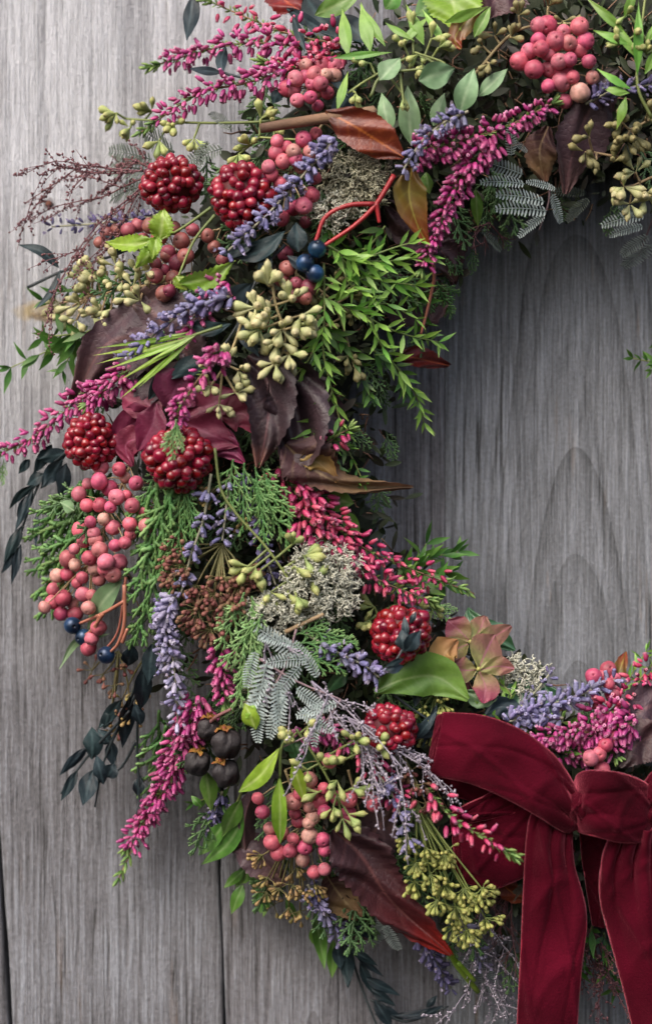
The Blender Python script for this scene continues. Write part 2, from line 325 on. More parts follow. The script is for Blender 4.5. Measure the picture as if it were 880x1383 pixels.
LA = [0.05, .35, .7, .95, 1, .9, .7, .45, .2, .02]
def leafproto(name, m, L, w, bend=.15, fold=.2, n=8, mm=1):
    mb = MB(); P = [V(0, L*t, L*bend*t*t) for t in np.linspace(0, 1, n)]
    blade(mb, P, np.array(LA)*w, np.array(LA)*w, V(0, 0, 1), fold=fold, nv=0, m=mm, r=.5); return mb.mesh(name, m)
P_fern = [leafproto('leaf', M_fern, 26, 2.7, b) for b in (.05, -.15, .2)]
P_fernd = [leafproto('leaf', M_fernd, 26, 3.4, b) for b in (.05, -.15, .2)]
P_long = leafproto('leaf', M_fern, 60, 4.2, .1, n=12)

def cedar_mb(L, depth=2, rs=None):
    mb = MB()
    def br(p, ang, ln, lv, z):
        n = max(4, int(ln/6)*2+1); pts = []; a = ang
        q = np.array(p, float)
        for i in range(n):
            pts.append(q.copy()); a += rs.uniform(-.03, .03); q = q+V(math.sin(a), math.cos(a), -.10*i/n)*ln/(n-1)
        pts = np.array(pts); w = 3.5 if lv else 3.8
        R = np.array([w*(1.15 if i % 2 else .72)*(1-.35*i/n) for i in range(n)]); R[-1] = 1.0
        T = np.linspace(0, 1, n)
        Pm = MB(); Pm.tube(pts, .001+R, 5, r=rs.rand(), t0=.15 if lv == 0 else .3, t1=.5 if lv == 0 else 1.0)
        vv = Pm.v[0].copy(); zc = pts[:, 2].mean(); vv[:, 2] = zc+(vv[:, 2]-zc)*.8
        mb.add(vv, Pm.q[0], Pm.t[0], Pm.c[0])
        if lv < depth:
            step = 13 if lv == 0 else 13
            k = int(ln*.9/step); side = 1
            for i in range(1, k+1):
                f = i/(k+1); idx = min(n-1, int(f*(n-1))); side = -side
                l2 = ln*(.52 if lv == 0 else .45)*(1-f*.75)*rs.uniform(.8, 1.15)*(min(1, .45+f*2.2))
                if l2 < 12: l2 = 12
                br(pts[idx]+V(0, 0, rs.uniform(-1, 1)), a*0+ang+side*rs.uniform(.55, .8), l2, lv+1, z)
    br((0, 0, 0), 0, L, 0, 0); return mb
P_ced = [cedar_mb(150, 2, np.random.RandomState(k)).mesh('frond', M_cedar) for k in range(3)]
P_cedp = [cedar_mb(150, 2, np.random.RandomState(k+5)).mesh('frond', M_cedarp) for k in range(2)]
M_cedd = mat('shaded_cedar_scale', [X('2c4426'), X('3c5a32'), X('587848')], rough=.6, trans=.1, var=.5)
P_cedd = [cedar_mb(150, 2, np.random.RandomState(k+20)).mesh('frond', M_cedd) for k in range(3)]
P_sprigp = cedar_mb(60, 1, np.random.RandomState(9)).mesh('frond', M_cedarp)
def pinna(m, L=80, w=15, k=14):
    mb = MB(); pts = np.array([V(L*.06*math.sin(t*2.2), L*t, -L*.12*t*t) for t in np.linspace(0, 1, 14)])
    mb.tube(pts, [1.1, .5], 4, r=.5)
    for i in range(k):
        f = (i+.5)/k; p = pts[min(13, int(f*13))]+(pts[min(13, int(f*13)+1)]-pts[min(13, int(f*13))])*((f*13) % 1)
        ww = w*(.35+.65*math.sin(math.pi*min(1, f*1.02)**.8)**.6)
        for sd in (-1, 1):
            a = V(sd*.93, .36, rnd(-.1, .25)); a = nrm(a)*ww
            P = [p+a*t for t in (0, .35, .75, 1)]
            blade(mb, P, [.6, 1.6, 1.4, .3], [.6, 1.6, 1.4, .3], V(0, 0, 1), fold=.25, nv=0, m=1, r=rnd())
    return mb.mesh('pinna', m)
P_aca = pinna(M_aca); P_acad = pinna(M_acad)

# ------------------------------------------------------------------ plant builders
def side_frame(T):
    a = nrm(np.cross(T, V(.2, 1, .3))); return a, np.cross(T, a)
def heather(pts, label, n=60, off=30, red=False, w=1.0, start=.02, tip=.9, group='heather sprigs in the wreath', size=1.0):
    P = path(pts, off, 40); T = tangents(P); L = lens(P)
    th = Thing('heather_sprig', label, 'heather sprig', P[0], group)
    mb = MB(); mb.tube(P, [1.8, 1.0], 5); th.part('stem', mb, M_wood)
    me = P_bellred if red else P_bell
    n = int(n*1.55)
    for i in range(n):
        f = start+(tip-start)*(i+rnd(-.4, .4))/n; f = min(max(f, 0), .99); k = int(f*39); a, b = side_frame(T[k])
        an = i*2.4+rnd(-.5, .5); rad = a*math.cos(an)+b*math.sin(an)
        if rad[1] > .45: rad[1] = -rad[1]
        sz = (1.22-.35*f)*rnd(.75, 1.15)*size
        d = nrm(rad*rnd(.6, 1)+T[k]*rnd(-.1, .6)+V(0, 0, -.45)+rdir()*.25)
        pos = P[k]+rad*rnd(3, 17)*w*(1-.5*f)
        th.inst('bell', me, frame(d, rdir(), sz, pos))
    nb = MB()
    for i in range(int(L/2.6)):
        f = i/(L/2.6); k = min(39, int(f*39)); a, b = side_frame(T[k]); an = rnd(0, 6.28); rad = a*math.cos(an)+b*math.sin(an)
        if rad[1] > .3: rad[1] *= -1
        ll = 8*(1 if f < tip else 1.1); d = nrm(rad*(.8 if f < tip else .7)+T[k]*.8)
        q = P[k]+rad*1
        blade(nb, [q, q+d*ll*.5, q+d*ll], [.6, 1.5, .2], [.6, 1.5, .2], rdir(), fold=.3, nv=0, m=1)
    # green leafy tip: short scaly branchlets
    for i in range(8):
        k = int((tip+(1-tip)*i/8)*39); a, b = side_frame(T[k]); an = i*2.4; d = nrm(T[k]*1.1+(a*math.cos(an)+b*math.sin(an))*.7)
        pp = [P[k]+d*t for t in (0, 3, 6, 9, 12, 15)]
        nb.tube(pp, [1.4, 2.4, 1.6, 2.5, 1.7, 1.0], 5, r=rnd())
    th.part('foliage', nb, M_needle, stuff=True)
    return th
def lavender(pts, label, kind=0, off=30, start=.12, sp=10.5, size=1.0, bare=0.0, dens=7, group='lavender sprigs in the wreath'):
    P = path(pts, off, 40); T = tangents(P); L = lens(P)
    th = Thing('lavender_sprig', label, 'lavender sprig', P[0], group)
    mb = MB(); mb.tube(P, [2.0, 1.2], 6); th.part('stem', mb, M_lavstem)
    me = (P_lav, P_lavp, P_lavd)[kind]; fb = MB()
    nw = int(L*(1-start)/sp)
    for w in range(nw+1):
        f = start+(1-start)*w/max(nw, 1)
        if bare and (w % 3 == 1) and f < .8: continue
        k = min(39, int(f*39)); a, b = side_frame(T[k]); kk = dens if f < .9 else 4
        for j in range(kk):
            an = j/kk*6.28+w*.5+rnd(-.25, .25); rad = a*math.cos(an)+b*math.sin(an)
            if rad[1] > .6: continue
            d = nrm(rad*rnd(.55, 1.1)+T[k]*rnd(.2, .9)+rdir()*.3)
            q0 = P[k]+rad*rnd(1.5, 4)+T[k]*rnd(-3.5, 3.5); th.inst('calyx', me, frame(d, rdir(), rnd(.7, 1.15)*size*(1-.2*f), q0))
            if rnd() < .45:
                e = q0+d*12*size
                for z in range(3):
                    g = nrm(d+rdir()*.9); blade(fb, [e, e+g*2.5, e+g*rnd(4, 6)], [.6, 1.8, .8], [.6, 1.8, .8], rdir(), nv=0, m=1)
    if fb.n: th.part('corollas', fb, M_corolla, stuff=True)
    return th
def pepper(pos, label, top, off=45, dull=False, group='pink berry clusters', R=1.0, jit=14):
    """pos: berry centres in photo pixels; top: where the stalk enters"""
    cx = sum(p[0] for p in pos)/len(pos); cy = sum(p[1] for p in pos)/len(pos)
    A = path([top, ((top[0]+cx)/2, (top[1]+cy)/2), (cx, cy), (2*cx-top[0], 2*cy-top[1])], off-22, 30)
    th = Thing('pink_berry_cluster', label, 'berry cluster', A[0], group)
    st = MB(); st.tube(A[:24], [2.0, .9], 5)
    for i, (x, y) in enumerate(pos):
        rim = math.hypot(x-cx, y-cy)
        B = p3(x, y, off+rnd(-jit, jit)-rim*.08)
        k = int(np.argmin(np.linalg.norm(A[:24]-B, axis=1))); k = max(0, k-2)
        out = nrm(B-A[k]+CAM*6+rdir()*9)
        th.inst('berry', random.choice(P_pepd if dull else P_pep), frame(nrm(out+CAM*.3+rdir()*.5), rdir(), R*rnd(.76, 1.12), B))
        mid = (A[k]+B)/2+V(0, 4, rnd(-3, 5))
        st.tube(spline([A[k], mid, B], 6), [.9, .7], 4)
    th.part('stalks', st, M_stalk); return th
def zpos(l, ox, oy, s): return [(ox+a/s, oy+b/s) for a, b in l]
def drupes(x, y, r, label, off=30, N=118, ry=None, group='clusters of small glossy red berries'):
    r *= .93; sc_ = math.sqrt(110/N)**.3; sd_ = x*.37
    C = p3(x, y, off+r*.3); ry = ry or r*rnd(.86, 1.05); ex_ = rnd(.9, 1.04)
    th = Thing('red_berry_cluster', label, 'berry cluster', C+V(0, r*.6, 0), group)
    mb = MB(); mb.lathe([(-r*.8*math.cos(math.pi*i/8), max(.01, r*.8*math.sin(math.pi*i/8))) for i in range(9)], 12, M=frame(V(0, 0, 1), V(0, -1, 0), 1, C))
    th.part('core', mb, M_redcore)
    for i in range(N):
        z = 1-2*(i+.5)/N; a = i*2.39996; q = math.sqrt(1-z*z)
        v = V(q*math.cos(a), z, q*math.sin(a))
        if v[1] > .5: continue
        v = nrm(v+rdir()*.13)
        s = r*random.choice((.155, .17, .18, .19, .2, .215))*rnd(.9, 1.08)*sc_
        if rnd() < .05: continue
        pos = C+V(v[0]*r*.84*ex_, v[1]*r*.84, v[2]*ry*.84)*rnd(.94, 1.05)*(1+.08*math.sin(v[0]*3+sd_)*math.cos(v[2]*3.4+sd_*2))
        th.inst('drupelet', random.choice(P_drup), frame(nrm(v+rdir()*.2), rdir(), s, pos-v*s*0))
    return th
def euc(umbels, label, stem=None, off=40, kind=0, nb=6, size=1.0, group='seed pod sprays in the wreath', spread=1.0):
    """umbels: (x, y, dx, dy) centre of each umbel and the way it points"""
    ctr = p3(umbels[0][0], umbels[0][1], off-10)
    base = p3(stem[0][0], stem[0][1], off-15) if stem else ctr
    th = Thing('seed_pod_spray', label, 'seed pods', base, group)
    me = (P_euc, P_eucg, P_eucd)[kind]; sm = MB()
    if stem:
        S = path(stem, off-12, 30); sm.tube(S, [2.1, 1.4], 6)
    for i, u in enumerate(umbels):
        C = p3(u[0], u[1], off-6+rnd(-5, 5)); dr = nrm(V(u[2], -.5, -u[3]) if len(u) > 2 else V(rnd(-.4, .4), -1, rnd(-.4, .4)))
        if stem:
            k = int(np.argmin(np.linalg.norm(S-C, axis=1))); sm.tube(spline([S[k], (S[k]+C)/2+V(0, 2, 0), C], 6), [1.8, 1.5], 5)
        for j in range(nb+random.randint(-1, 1)):
            q = rdir()
            d = nrm(dr*.9+q*1.0*spread)
            if d[1] > .35: d[1] *= -.6; d = nrm(d)
            th.inst('seed_pod', random.choice(me), frame(d, rdir(), rnd(.68, 1.12)*size, C+d*2*size))
    if sm.n: th.part('stem', sm, M_stalk if kind != 1 else M_greenstem)
    return th
def tinybuds(base, targets, label, kind=0, n=9, off=30, size=1.0, group='sprays of tiny buds in the wreath', sp=16):
    th = Thing('bud_spray', label, 'bud spray', p3(base[0], base[1], off-18), group)
    me = (P_tb, P_tbg, P_tbo)[kind]; sm = MB(); B = p3(base[0], base[1], off-18)
    for (x, y) in targets:
        C = p3(x, y, off+rnd(-8, 8)); sm.tube(spline([B, (B+C)/2+V(rnd(-4, 4), -3, rnd(-4, 4)), C], 8), [1.6, 1.0], 5)
        main = nrm(C-B)
        for j in range(n):
            d = nrm(main*.8+rdir()*1.0+CAM*.3)
            if d[1] > .5: continue
            E = C+d*rnd(.3, 1)*sp
            sm.tube([C, C+(E-C)*.5+main*1.5, E], [.8, .6], 4, cap=False)
            th.inst('bud', me, frame(nrm(d+main*.3), rdir(), rnd(.8, 1.15)*size, E))
    th.part('stems', sm, (M_olivestem, M_greenstem, M_olivestem)[kind]); return th
def fern(paths, label, off=45, dark=False, sp=11.5, size=1.0, group='needle leaved fern sprigs', start=.08, cat='fern sprig'):
    th = Thing('fern_sprig', label, cat, p3(paths[0][0][0], paths[0][0][1], off), group)
    sm = MB(); pr = P_fernd if dark else P_fern
    for pts in paths:
        P = path(pts, off, 30); T = tangents(P); L = lens(P); sm.tube(P, [1.7, .8], 5)
        nw = int(L*(1-start)/sp); an = rnd(0, 6)
        for w in range(nw+1):
            f = start+(1-start)*w/nw; k = min(29, int(f*29)); a, b = side_frame(T[k])
            for j in range(2 if f < .97 else 3):
                an += 2.4+rnd(-.3, .3); rad = a*math.cos(an)+b*math.sin(an)
                if rad[1] > .4: rad[1] *= -1
                d = nrm(rad*rnd(.4, 1.1)+T[k]*rnd(.4, 1.1)+rdir()*.25)
                th.inst('leaf', random.choice(pr), frame(d, CAM+rdir()*.7, rnd(.7, 1.3)*size*(1.1-.3*f), P[k]))
    th.part('stem', sm, M_greenstem); return th
def cedar(fronds, label, off=25, pale=False, group='cedar sprigs in the wreath'):
    """fronds: (x0, y0, x1, y1[, offset])"""
    f0 = fronds[0]; th = Thing('cedar_sprig', label, 'cedar sprig', p3(f0[0], f0[1], off), group)
    for i, f in enumerate(fronds):
        o = off+(f[4] if len(f) > 4 else 0); A = p3(f[0], f[1], o); B = p3(f[2], f[3], o); L = float(np.linalg.norm(B-A))
        me = random.choice(P_cedp if pale else P_ced)
        wd = random.choice((-1, 1))*rnd(.75, 1.0)
        N = CAM+rdir()*.45
        s = L/150
        th.inst('frond', me, frame(B-A, N, (s*abs(wd)*(.9 if L > 70 else 1.1), s, s), A))
    return th
def acacia(pinnae, label, rach=None, off=35, dull=False, group='feathery acacia fronds'):
    f0 = pinnae[0]; th = Thing('acacia_frond', label, 'acacia frond', p3(f0[0], f0[1], off), group)
    for f in pinnae:
        o = off+(f[4] if len(f) > 4 else 0); A = p3(f[0], f[1], o); B = p3(f[2], f[3], o+4); L = float(np.linalg.norm(B-A))
        th.inst('pinna', P_acad if dull else P_aca, frame(B-A, CAM+rdir()*.5, (L/80*rnd(.9, 1.15), L/80, L/80), A))
    if rach:
        sm = MB()
        for r in rach: sm.tube(path(r, off-3, 16), [1.6, 1.0], 5)
        th.part('rachis', sm, M_acas)
    return th
def leaf_mb(l, off, P0=None, kind='OV', crump=1.5, fold=.18, serr=0.0):
    """l: (x0, y0, x1, y1, half width[, sideways bend[, tip offset]])"""
    x0, y0, x1, y1, w = l[:5]; bend = l[5] if len(l) > 5 else 0; to = l[6] if len(l) > 6 else rnd(-8, 10)
    dx, dy = x1-x0, y1-y0; L = math.hypot(dx, dy); nx, ny = -dy/L, dx/L
    pts = [(x0, y0), (x0+dx*.5+nx*bend*L, y0+dy*.5+ny*bend*L, to*.5+4), (x1, y1, to)]
    P = path(pts, off, 40 if serr else 16); pr = np.array(OV if kind == 'OV' else LA)*w
    mb = MB(); blade(mb, P, pr, pr, CAM, fold=fold*random.choice((-1, 1, 1))*(2 if serr else 1), crump=crump*w/12, nv=6 if w > 9 else 0, m=4, serr=serr, sn=11, curl=rnd(-.12, .12), tilt=rnd(-.45, .45), vein_w=.12 if w > 9 else .07)
    return mb
def sprig(name, cat, label, leaves, stems=(), m=None, ms=None, off=40, group=None, kind='OV', crump=1.5, rad=2.2, serr=0.0):
    f = leaves[0] if leaves else stems[0][0]
    th = Thing(name, label, cat, p3(f[0], f[1], off), group)
    for l in leaves: th.part('leaf', leaf_mb(l, off, kind=kind, crump=crump, serr=serr), m)
    if stems:
        sm = MB()
        for s in stems: sm.tube(path(s, off-2, 20), [rad, rad*.6], 6)
        th.part('stem', sm, ms or M_greenstem)
    return th
def bigleaf(label, mid, wl, wr, m, off=40, name='leaf', cat='leaf', crump=8, serr=.08, fold=.1, curl=0, tilt=0, nv=7, group=None, n=44, stem=None, sn=14, th=None, part=None):
    P = path(mid, off, n)
    own = th is None
    mb = MB()
    WL = np.interp(np.linspace(0, 1, n), np.linspace(0, 1, len(wl)), wl); WR = np.interp(np.linspace(0, 1, n), np.linspace(0, 1, len(wr)), wr)
    blade(mb, P, WL, WR, CAM, fold=fold, curl=curl, crump=crump, serr=serr, sn=sn, nv=nv, m=10, tilt=tilt)
    if own: th = Thing(name, label, cat, P[0], group)
    th.part(part or 'blade', mb, m)
    if stem:
        sm = MB(); sm.tube(path(stem, off-2, 14), [2.2, 1.6], 6); th.part('stem', sm, M_wood)
    return th
def twigs(base, dirs, label, m, L=60, off=30, cat='twig spray', name='twig_spray', lv=3, group=None, nub=True, rad=1.1, seed=1, spr=1.0):
    rs = np.random.RandomState(seed); sm = MB(); tips = MB()
    def br(p, d, ln, l, r):
        pts = [p]; q = p; dd = d
        for i in range(6):
            dd = nrm(dd+rs.normal(size=3)*.09+V(0, 0, -.035)); q = q+dd*ln/6; pts.append(q)
        sm.tube(pts, [r, r*.6], 4, r=rs.rand())
        if nub:
            for i in range(int(ln/5)):
                j = rs.randint(1, 7); e = pts[j]+rs.normal(size=3)*1.2; s = rs.uniform(.9, 1.7)
                tips.tube([e, e+rs.normal(size=3)*1.5+V(0, 0, .5)], s, 4, r=rs.rand())
        if l > 0:
            for i in range(3):
                j = 1+i*2 if l > 1 else 2+int(i*1.5); j = min(j, 6)
                e = nrm(dd*1.0+rs.normal(size=3)*V(.42, .25, .42)*spr); br(pts[j], e, ln*.6, l-1, r*.75)
    B = p3(base[0], base[1], off); th = Thing(name, label, cat, B, group)
    for (x, y) in dirs:
        E = p3(x, y, off+rs.uniform(-5, 10)); d = E-B; br(B, nrm(d), float(np.linalg.norm(d))*.72, lv, rad)
    th.part('branches', sm, m, stuff=True)
    if nub: th.part('florets', tips, m, stuff=True)
    return th
def lichen(x, y, rx, ry, label, m=None, off=35, n=60, seed=1, group='tufts of pale lichen'):
    rs = np.random.RandomState(seed); sm = MB()
    def br(p, d, ln, l):
        q = p+d*ln; mid = (p+q)/2+rs.normal(size=3)*ln*.2
        r = .8+.26*l
        sm.tube([p, mid, q], [r, r*.8], 4, r=rs.rand(), t0=1-l*.3, t1=1-l*.25)
        if l > 0:
            for k in range(rs.choice([2, 3])): br(q, nrm(d*.6+rs.normal(size=3)*.8+CAM*.15), ln*.8, l-1)
    for i in range(n):
        a = rs.uniform(0, 6.28); q = math.sqrt(rs.rand())
        p = p3(x+math.cos(a)*q*rx*.8, y+math.sin(a)*q*ry*.8, off-14+12*(1-q*q))
        br(p, nrm(V(math.cos(a)*q*.9, -1, -math.sin(a)*q*.9)+rs.normal(size=3)*.4), 10, 3)
    th = Thing('lichen_tuft', label, 'lichen', p3(x, y, off-20), group)
    th.part('branches', sm, m or M_lich, stuff=True); return th

# ------------------------------------------------------------------ weathered board wall
def plank_mat(name, px0, py0, r0, s, spacing, tone, warm, seed, stains=(), toplight=0.0, arch=1.0):
    m = bpy.data.materials.new(name); m.use_nodes = True; T = m.node_tree; N = T.nodes; L = T.links; P = N['Principled BSDF']
    g = N.new('ShaderNodeNewGeometry'); sp = N.new('ShaderNodeSeparateXYZ'); L.new(g.outputs['Position'], sp.inputs[0])
    def mt(op, a, b=None, c=None):
        n = N.new('ShaderNodeMath'); n.operation = op
        for i, q in enumerate((a, b, c)):
            if q is None: continue
            if isinstance(q, (int, float)): n.inputs[i].default_value = q
            else: L.new(q, n.inputs[i])
        return n.outputs[0]
    def noise(sx, sz, det=4, w=0.0, rough=.55):
        mp = N.new('ShaderNodeMapping'); mp.inputs['Scale'].default_value = (sx, sx, sz); mp.inputs['Location'].default_value = (seed*3.1+w, seed*1.7, w)
        L.new(g.outputs['Position'], mp.inputs[0]); n = N.new('ShaderNodeTexNoise'); n.inputs['Scale'].default_value = 1; n.inputs['Detail'].default_value = det
        n.inputs['Roughness'].default_value = rough; L.new(mp.outputs[0], n.inputs['Vector']); return n.outputs['Fac']
    X_ = mt('MULTIPLY_ADD', sp.outputs[0], 1/U, 440.0-px0); Z_ = mt('MULTIPLY_ADD', sp.outputs[2], 1/U, py0-691.5)
    wob = mt('MULTIPLY_ADD', noise(14, 3.0, 3, 5), 70.0, -35.0)
    wob2 = mt('MULTIPLY_ADD', noise(90, 9, 2, 9), 7.0, -3.5)
    dx = mt('ADD', mt('ADD', X_, wob), wob2)
    h = mt('MULTIPLY_ADD', Z_, s, r0)
    r = mt('SQRT', mt('ADD', mt('MULTIPLY', dx, dx), mt('MULTIPLY', h, h)))
    rb = mt('DIVIDE', r, spacing)
    # ring: saw-like with sharp dark latewood edge
    fr = mt('FRACT', rb); ring = mt('POWER', fr, 3.0)
    fl = mt('FLOOR', rb); rv = mt('FRACT', mt('MULTIPLY', mt('SINE', mt('MULTIPLY', fl, 12.9)), 43.7))
    ring = mt('MULTIPLY', ring, mt('MULTIPLY_ADD', rv, .8, .3))
    fib = noise(1500, 40, 3, 1, .8); fib2 = noise(480, 12, 5, 2, .7); broad = noise(70, 3.5, 5, 3, .6); blot = noise(22, 12, 6, 4, .65); spk = noise(700, 700, 2, 7)
    ck = mt('ABSOLUTE', mt('SUBTRACT', noise(150, 2.5, 4, 51), .5)); cm = mt('MINIMUM', mt('MAXIMUM', mt('MULTIPLY_ADD', noise(40, 8, 3, 57), 9.0, -4.6), 0.0), 1.0)
    crack = mt('MULTIPLY', mt('MAXIMUM', mt('MULTIPLY_ADD', ck, -70.0, 1.0), 0.0), cm)
    v = mt('MULTIPLY_ADD', mt('SUBTRACT', fib, .5), 1.7, 1.0)
    v = mt('ADD', v, mt('MULTIPLY', mt('SUBTRACT', fib2, .5), 1.2))
    v = mt('ADD', v, mt('MULTIPLY', mt('SUBTRACT', broad, .5), .7))
    v = mt('ADD', v, mt('MULTIPLY', mt('SUBTRACT', blot, .5), .9))
    v = mt('ADD', v, mt('MULTIPLY', mt('SUBTRACT', spk, .5), .5))
    v = mt('SUBTRACT', v, mt('MULTIPLY', ring, .34*arch))
    v = mt('SUBTRACT', v, mt('MULTIPLY', crack, .8))
    v = mt('MAXIMUM', v, .22)
    ra = N.new('ShaderNodeValToRGB'); e = ra.color_ramp.elements
    e[0].position = .2; e[0].color = (.058*tone*warm, .058*tone, .059*tone, 1)
    e[1].position = 1.0; e[1].color = (.46*tone, .485*tone, .54*tone, 1)
    q = e.new(.55); q.color = (.208*tone*warm, .214*tone, .230*tone, 1)
    L.new(mt('MULTIPLY', v, .6), ra.inputs[0]); col = ra.outputs[0]
    def mix(fac, c2, col):
        mx = N.new('ShaderNodeMix'); mx.data_type = 'RGBA'; L.new(fac, mx.inputs[0]); L.new(col, mx.inputs[6]); mx.inputs[7].default_value = (*c2, 1); return mx.outputs[2]
    # honey coloured flecks where the grey skin is worn through
    hf = noise(230, 16, 3, 12); hm = noise(10, 7, 3, 14)
    f = mt('MULTIPLY', mt('MULTIPLY', mt('MAXIMUM', mt('SUBTRACT', hf, .63), 0.0), 5.0), mt('MINIMUM', mt('MAXIMUM', mt('MULTIPLY_ADD', hm, 6.0, -2.9), 0.0), 1.0))
    col = mix(mt('MINIMUM', f, .55), (.38, .24, .14), col)
    if toplight:  # brighter light at the top painted into the colour, pale streaks fading downwards
        bf = mt('MULTIPLY', mt('MAXIMUM', mt('MULTIPLY_ADD', noise(150, 4, 4, 21), 2.6, -.45), 0.0), toplight)
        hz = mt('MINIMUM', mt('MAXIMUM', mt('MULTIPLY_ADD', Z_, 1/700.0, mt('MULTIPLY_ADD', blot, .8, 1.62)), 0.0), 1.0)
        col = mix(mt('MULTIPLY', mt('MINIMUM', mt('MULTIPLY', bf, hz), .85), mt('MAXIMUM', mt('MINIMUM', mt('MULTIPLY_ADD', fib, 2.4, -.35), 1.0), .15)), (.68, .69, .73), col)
    for (kx, ky, rx, rz, c, st) in stains:
        ax = mt('DIVIDE', mt('ADD', mt('MULTIPLY_ADD', sp.outputs[0], 1/U, 440.0-kx), mt('MULTIPLY_ADD', noise(150, 150, 3, 31), 26.0, -13.0)), rx)
        az = mt('DIVIDE', mt('ADD', mt('MULTIPLY_ADD', sp.outputs[2], 1/U, ky-691.5), mt('MULTIPLY_ADD', noise(150, 150, 3, 37), 20.0, -10.0)), rz)
        dd = mt('SQRT', mt('ADD', mt('MULTIPLY', ax, ax), mt('MULTIPLY', az, az)))
        fk = mt('MINIMUM', mt('MAXIMUM', mt('MULTIPLY_ADD', dd, -2.2, 2.3), 0.0), st)
        ringk = mt('MULTIPLY_ADD', mt('SINE', mt('MULTIPLY', dd, 16.0)), .15, .85)
        col = mix(mt('MULTIPLY', fk, ringk), c, col)
    L.new(col, P.inputs['Base Color']); P.inputs['Roughness'].default_value = .85; P.inputs['Specular IOR Level'].default_value = .3
    b = N.new('ShaderNodeBump'); b.inputs['Strength'].default_value = .8; b.inputs['Distance'].default_value = .0012
    L.new(v, b.inputs['Height']); L.new(b.outputs[0], P.inputs['Normal'])
    return m
wall = Thing('board_wall', 'weathered grey vertical board wall behind the wreath', 'wall', V(0, 0, 0))
def edge_at(e, y):
    ys = [q[0] for q in e]; xs = [q[1] for q in e]; return float(np.interp(y, ys, xs))
def plank(e0, e1, m, y=0.0, label=None, yt=-1500, yb=2800, bev=1.0):
    mb = MB(); prof = [(p_*bev, (q_ if k_ == 0 else q_*bev)) for k_, (p_, q_) in enumerate([(0, 80), (0, 7), (.6, 3.5), (2.0, 1.2), (4.5, .2), (9, 0)])]
    rows = 90; vv = []
    for i in range(rows+1):
        f = i/rows; py = yt+(yb-yt)*f; g_ = (py+0)/1383.0
        a = edge_at(e0, py)+1.0*math.sin(py*.013+e0[0][1]); b = edge_at(e1, py)+1.0*math.sin(py*.013+e1[0][1])
        row = [(a+p, q) for p, q in prof]+[(b-p, q) for p, q in prof[::-1]]
        for (px, dy) in row: vv.append(V(px-440, dy+y, 691.5-py))
    k = 12; i = np.arange(rows)[:, None]*k; j = np.arange(k-1)[None, :]
    q = np.stack([i+j, i+k+j, i+k+j+1, i+j+1], -1).reshape(-1, 4)
    mb.add(vv, q); return wall.part('plank', mb, m, label, smooth=False)
TANK = (.42, .30, .17)
pm = [plank_mat('board_a', -150, 300, 60, .02, 9, .82, 1.05, 1),
      plank_mat('board_b', 120, -500, 60, .03, 10, .86, 1.04, 2, stains=[(62, 420, 46, 16, (.44, .35, .20), .95), (58, 428, 16, 7, (.16, .11, .07), .8), (66, 275, 7, 7, (.07, .04, .035), .9), (398, 1440, 5, 10, TANK, .6)], toplight=1.0),
      plank_mat('board_c', 420, 2600, 80, .03, 9, .84, 1.06, 3),
      plank_mat('board_d', 783, 700, 100, 1/12, 12, 1.0, .99, 4, arch=1.0, stains=[(600, 560, 3, 900, (.09, .08, .08), .0)]),
      plank_mat('board_e', 1050, 200, 60, .03, 9, .95, 1.03, 5)]
def sm_edge(P):
    S = spline([V(x, y, 0) for y, x in P], 80); return [(q[1], q[0]) for q in S]
E = {0: sm_edge([(-1500, -130), (0, -62), (1130, -2), (1383, 14), (2800, 100)]), 1: sm_edge([(-1500, 420), (0, 425), (600, 330), (1150, 297), (1383, 303), (2800, 330)]),
     2: [(-1500, 600), (2800, 602)], 3: [(-1500, 902), (2800, 904)], 4: [(-1500, 1205), (2800, 1207)]}
def sh(e, d): return [(q[0], q[1]+d) for q in e]
plank([(-1500, -420), (2800, -230)], sh(E[0], -2), pm[0], 2)
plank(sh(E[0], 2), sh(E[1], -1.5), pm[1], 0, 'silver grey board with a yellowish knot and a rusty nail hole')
plank(sh(E[1], 2), sh(E[2], .2), pm[2], 1.6, bev=.35)
plank(sh(E[2], .25), sh(E[3], -1), pm[3], 1, 'board with arched grain inside the wreath opening', bev=.3)
plank(sh(E[3], 1), sh(E[4], -1), pm[4], 3)
for k in range(3): plank([(-1500, 1208+k*302), (2800, 1208+k*302)], [(-1500, 1506+k*302), (2800, 1506+k*302)], pm[4], 2)
for k in range(3): plank([(-1500, -724-k*302), (2800, -534-k*302)], [(-1500, -424-k*302), (2800, -234-k*302)], pm[0], 1)
mb = MB(); mb.add([V(-1400, 90, 2200), V(1800, 90, 2200), V(1800, 90, -2200), V(-1400, 90, -2200)], [[0, 3, 2, 1]])
M_back = mat('dark_gap', [X('1c1816'), X('1c1816')], rough=.9, var=0)
wall.part('backing', mb, M_back)
mb = MB(); mb.lathe([(-3, 4.5), (1.0, 4.5), (2.2, 3.8), (2.6, .01)], 12, M=frame(V(0, -1, 0), V(0, 0, 1), 1, V(66-440, 0, 691.5-275)))
wall.part('nail', mb, mat('rusty_nail', [X('4a2c24'), X('5a3a2c')], rough=.9, bump=.5))

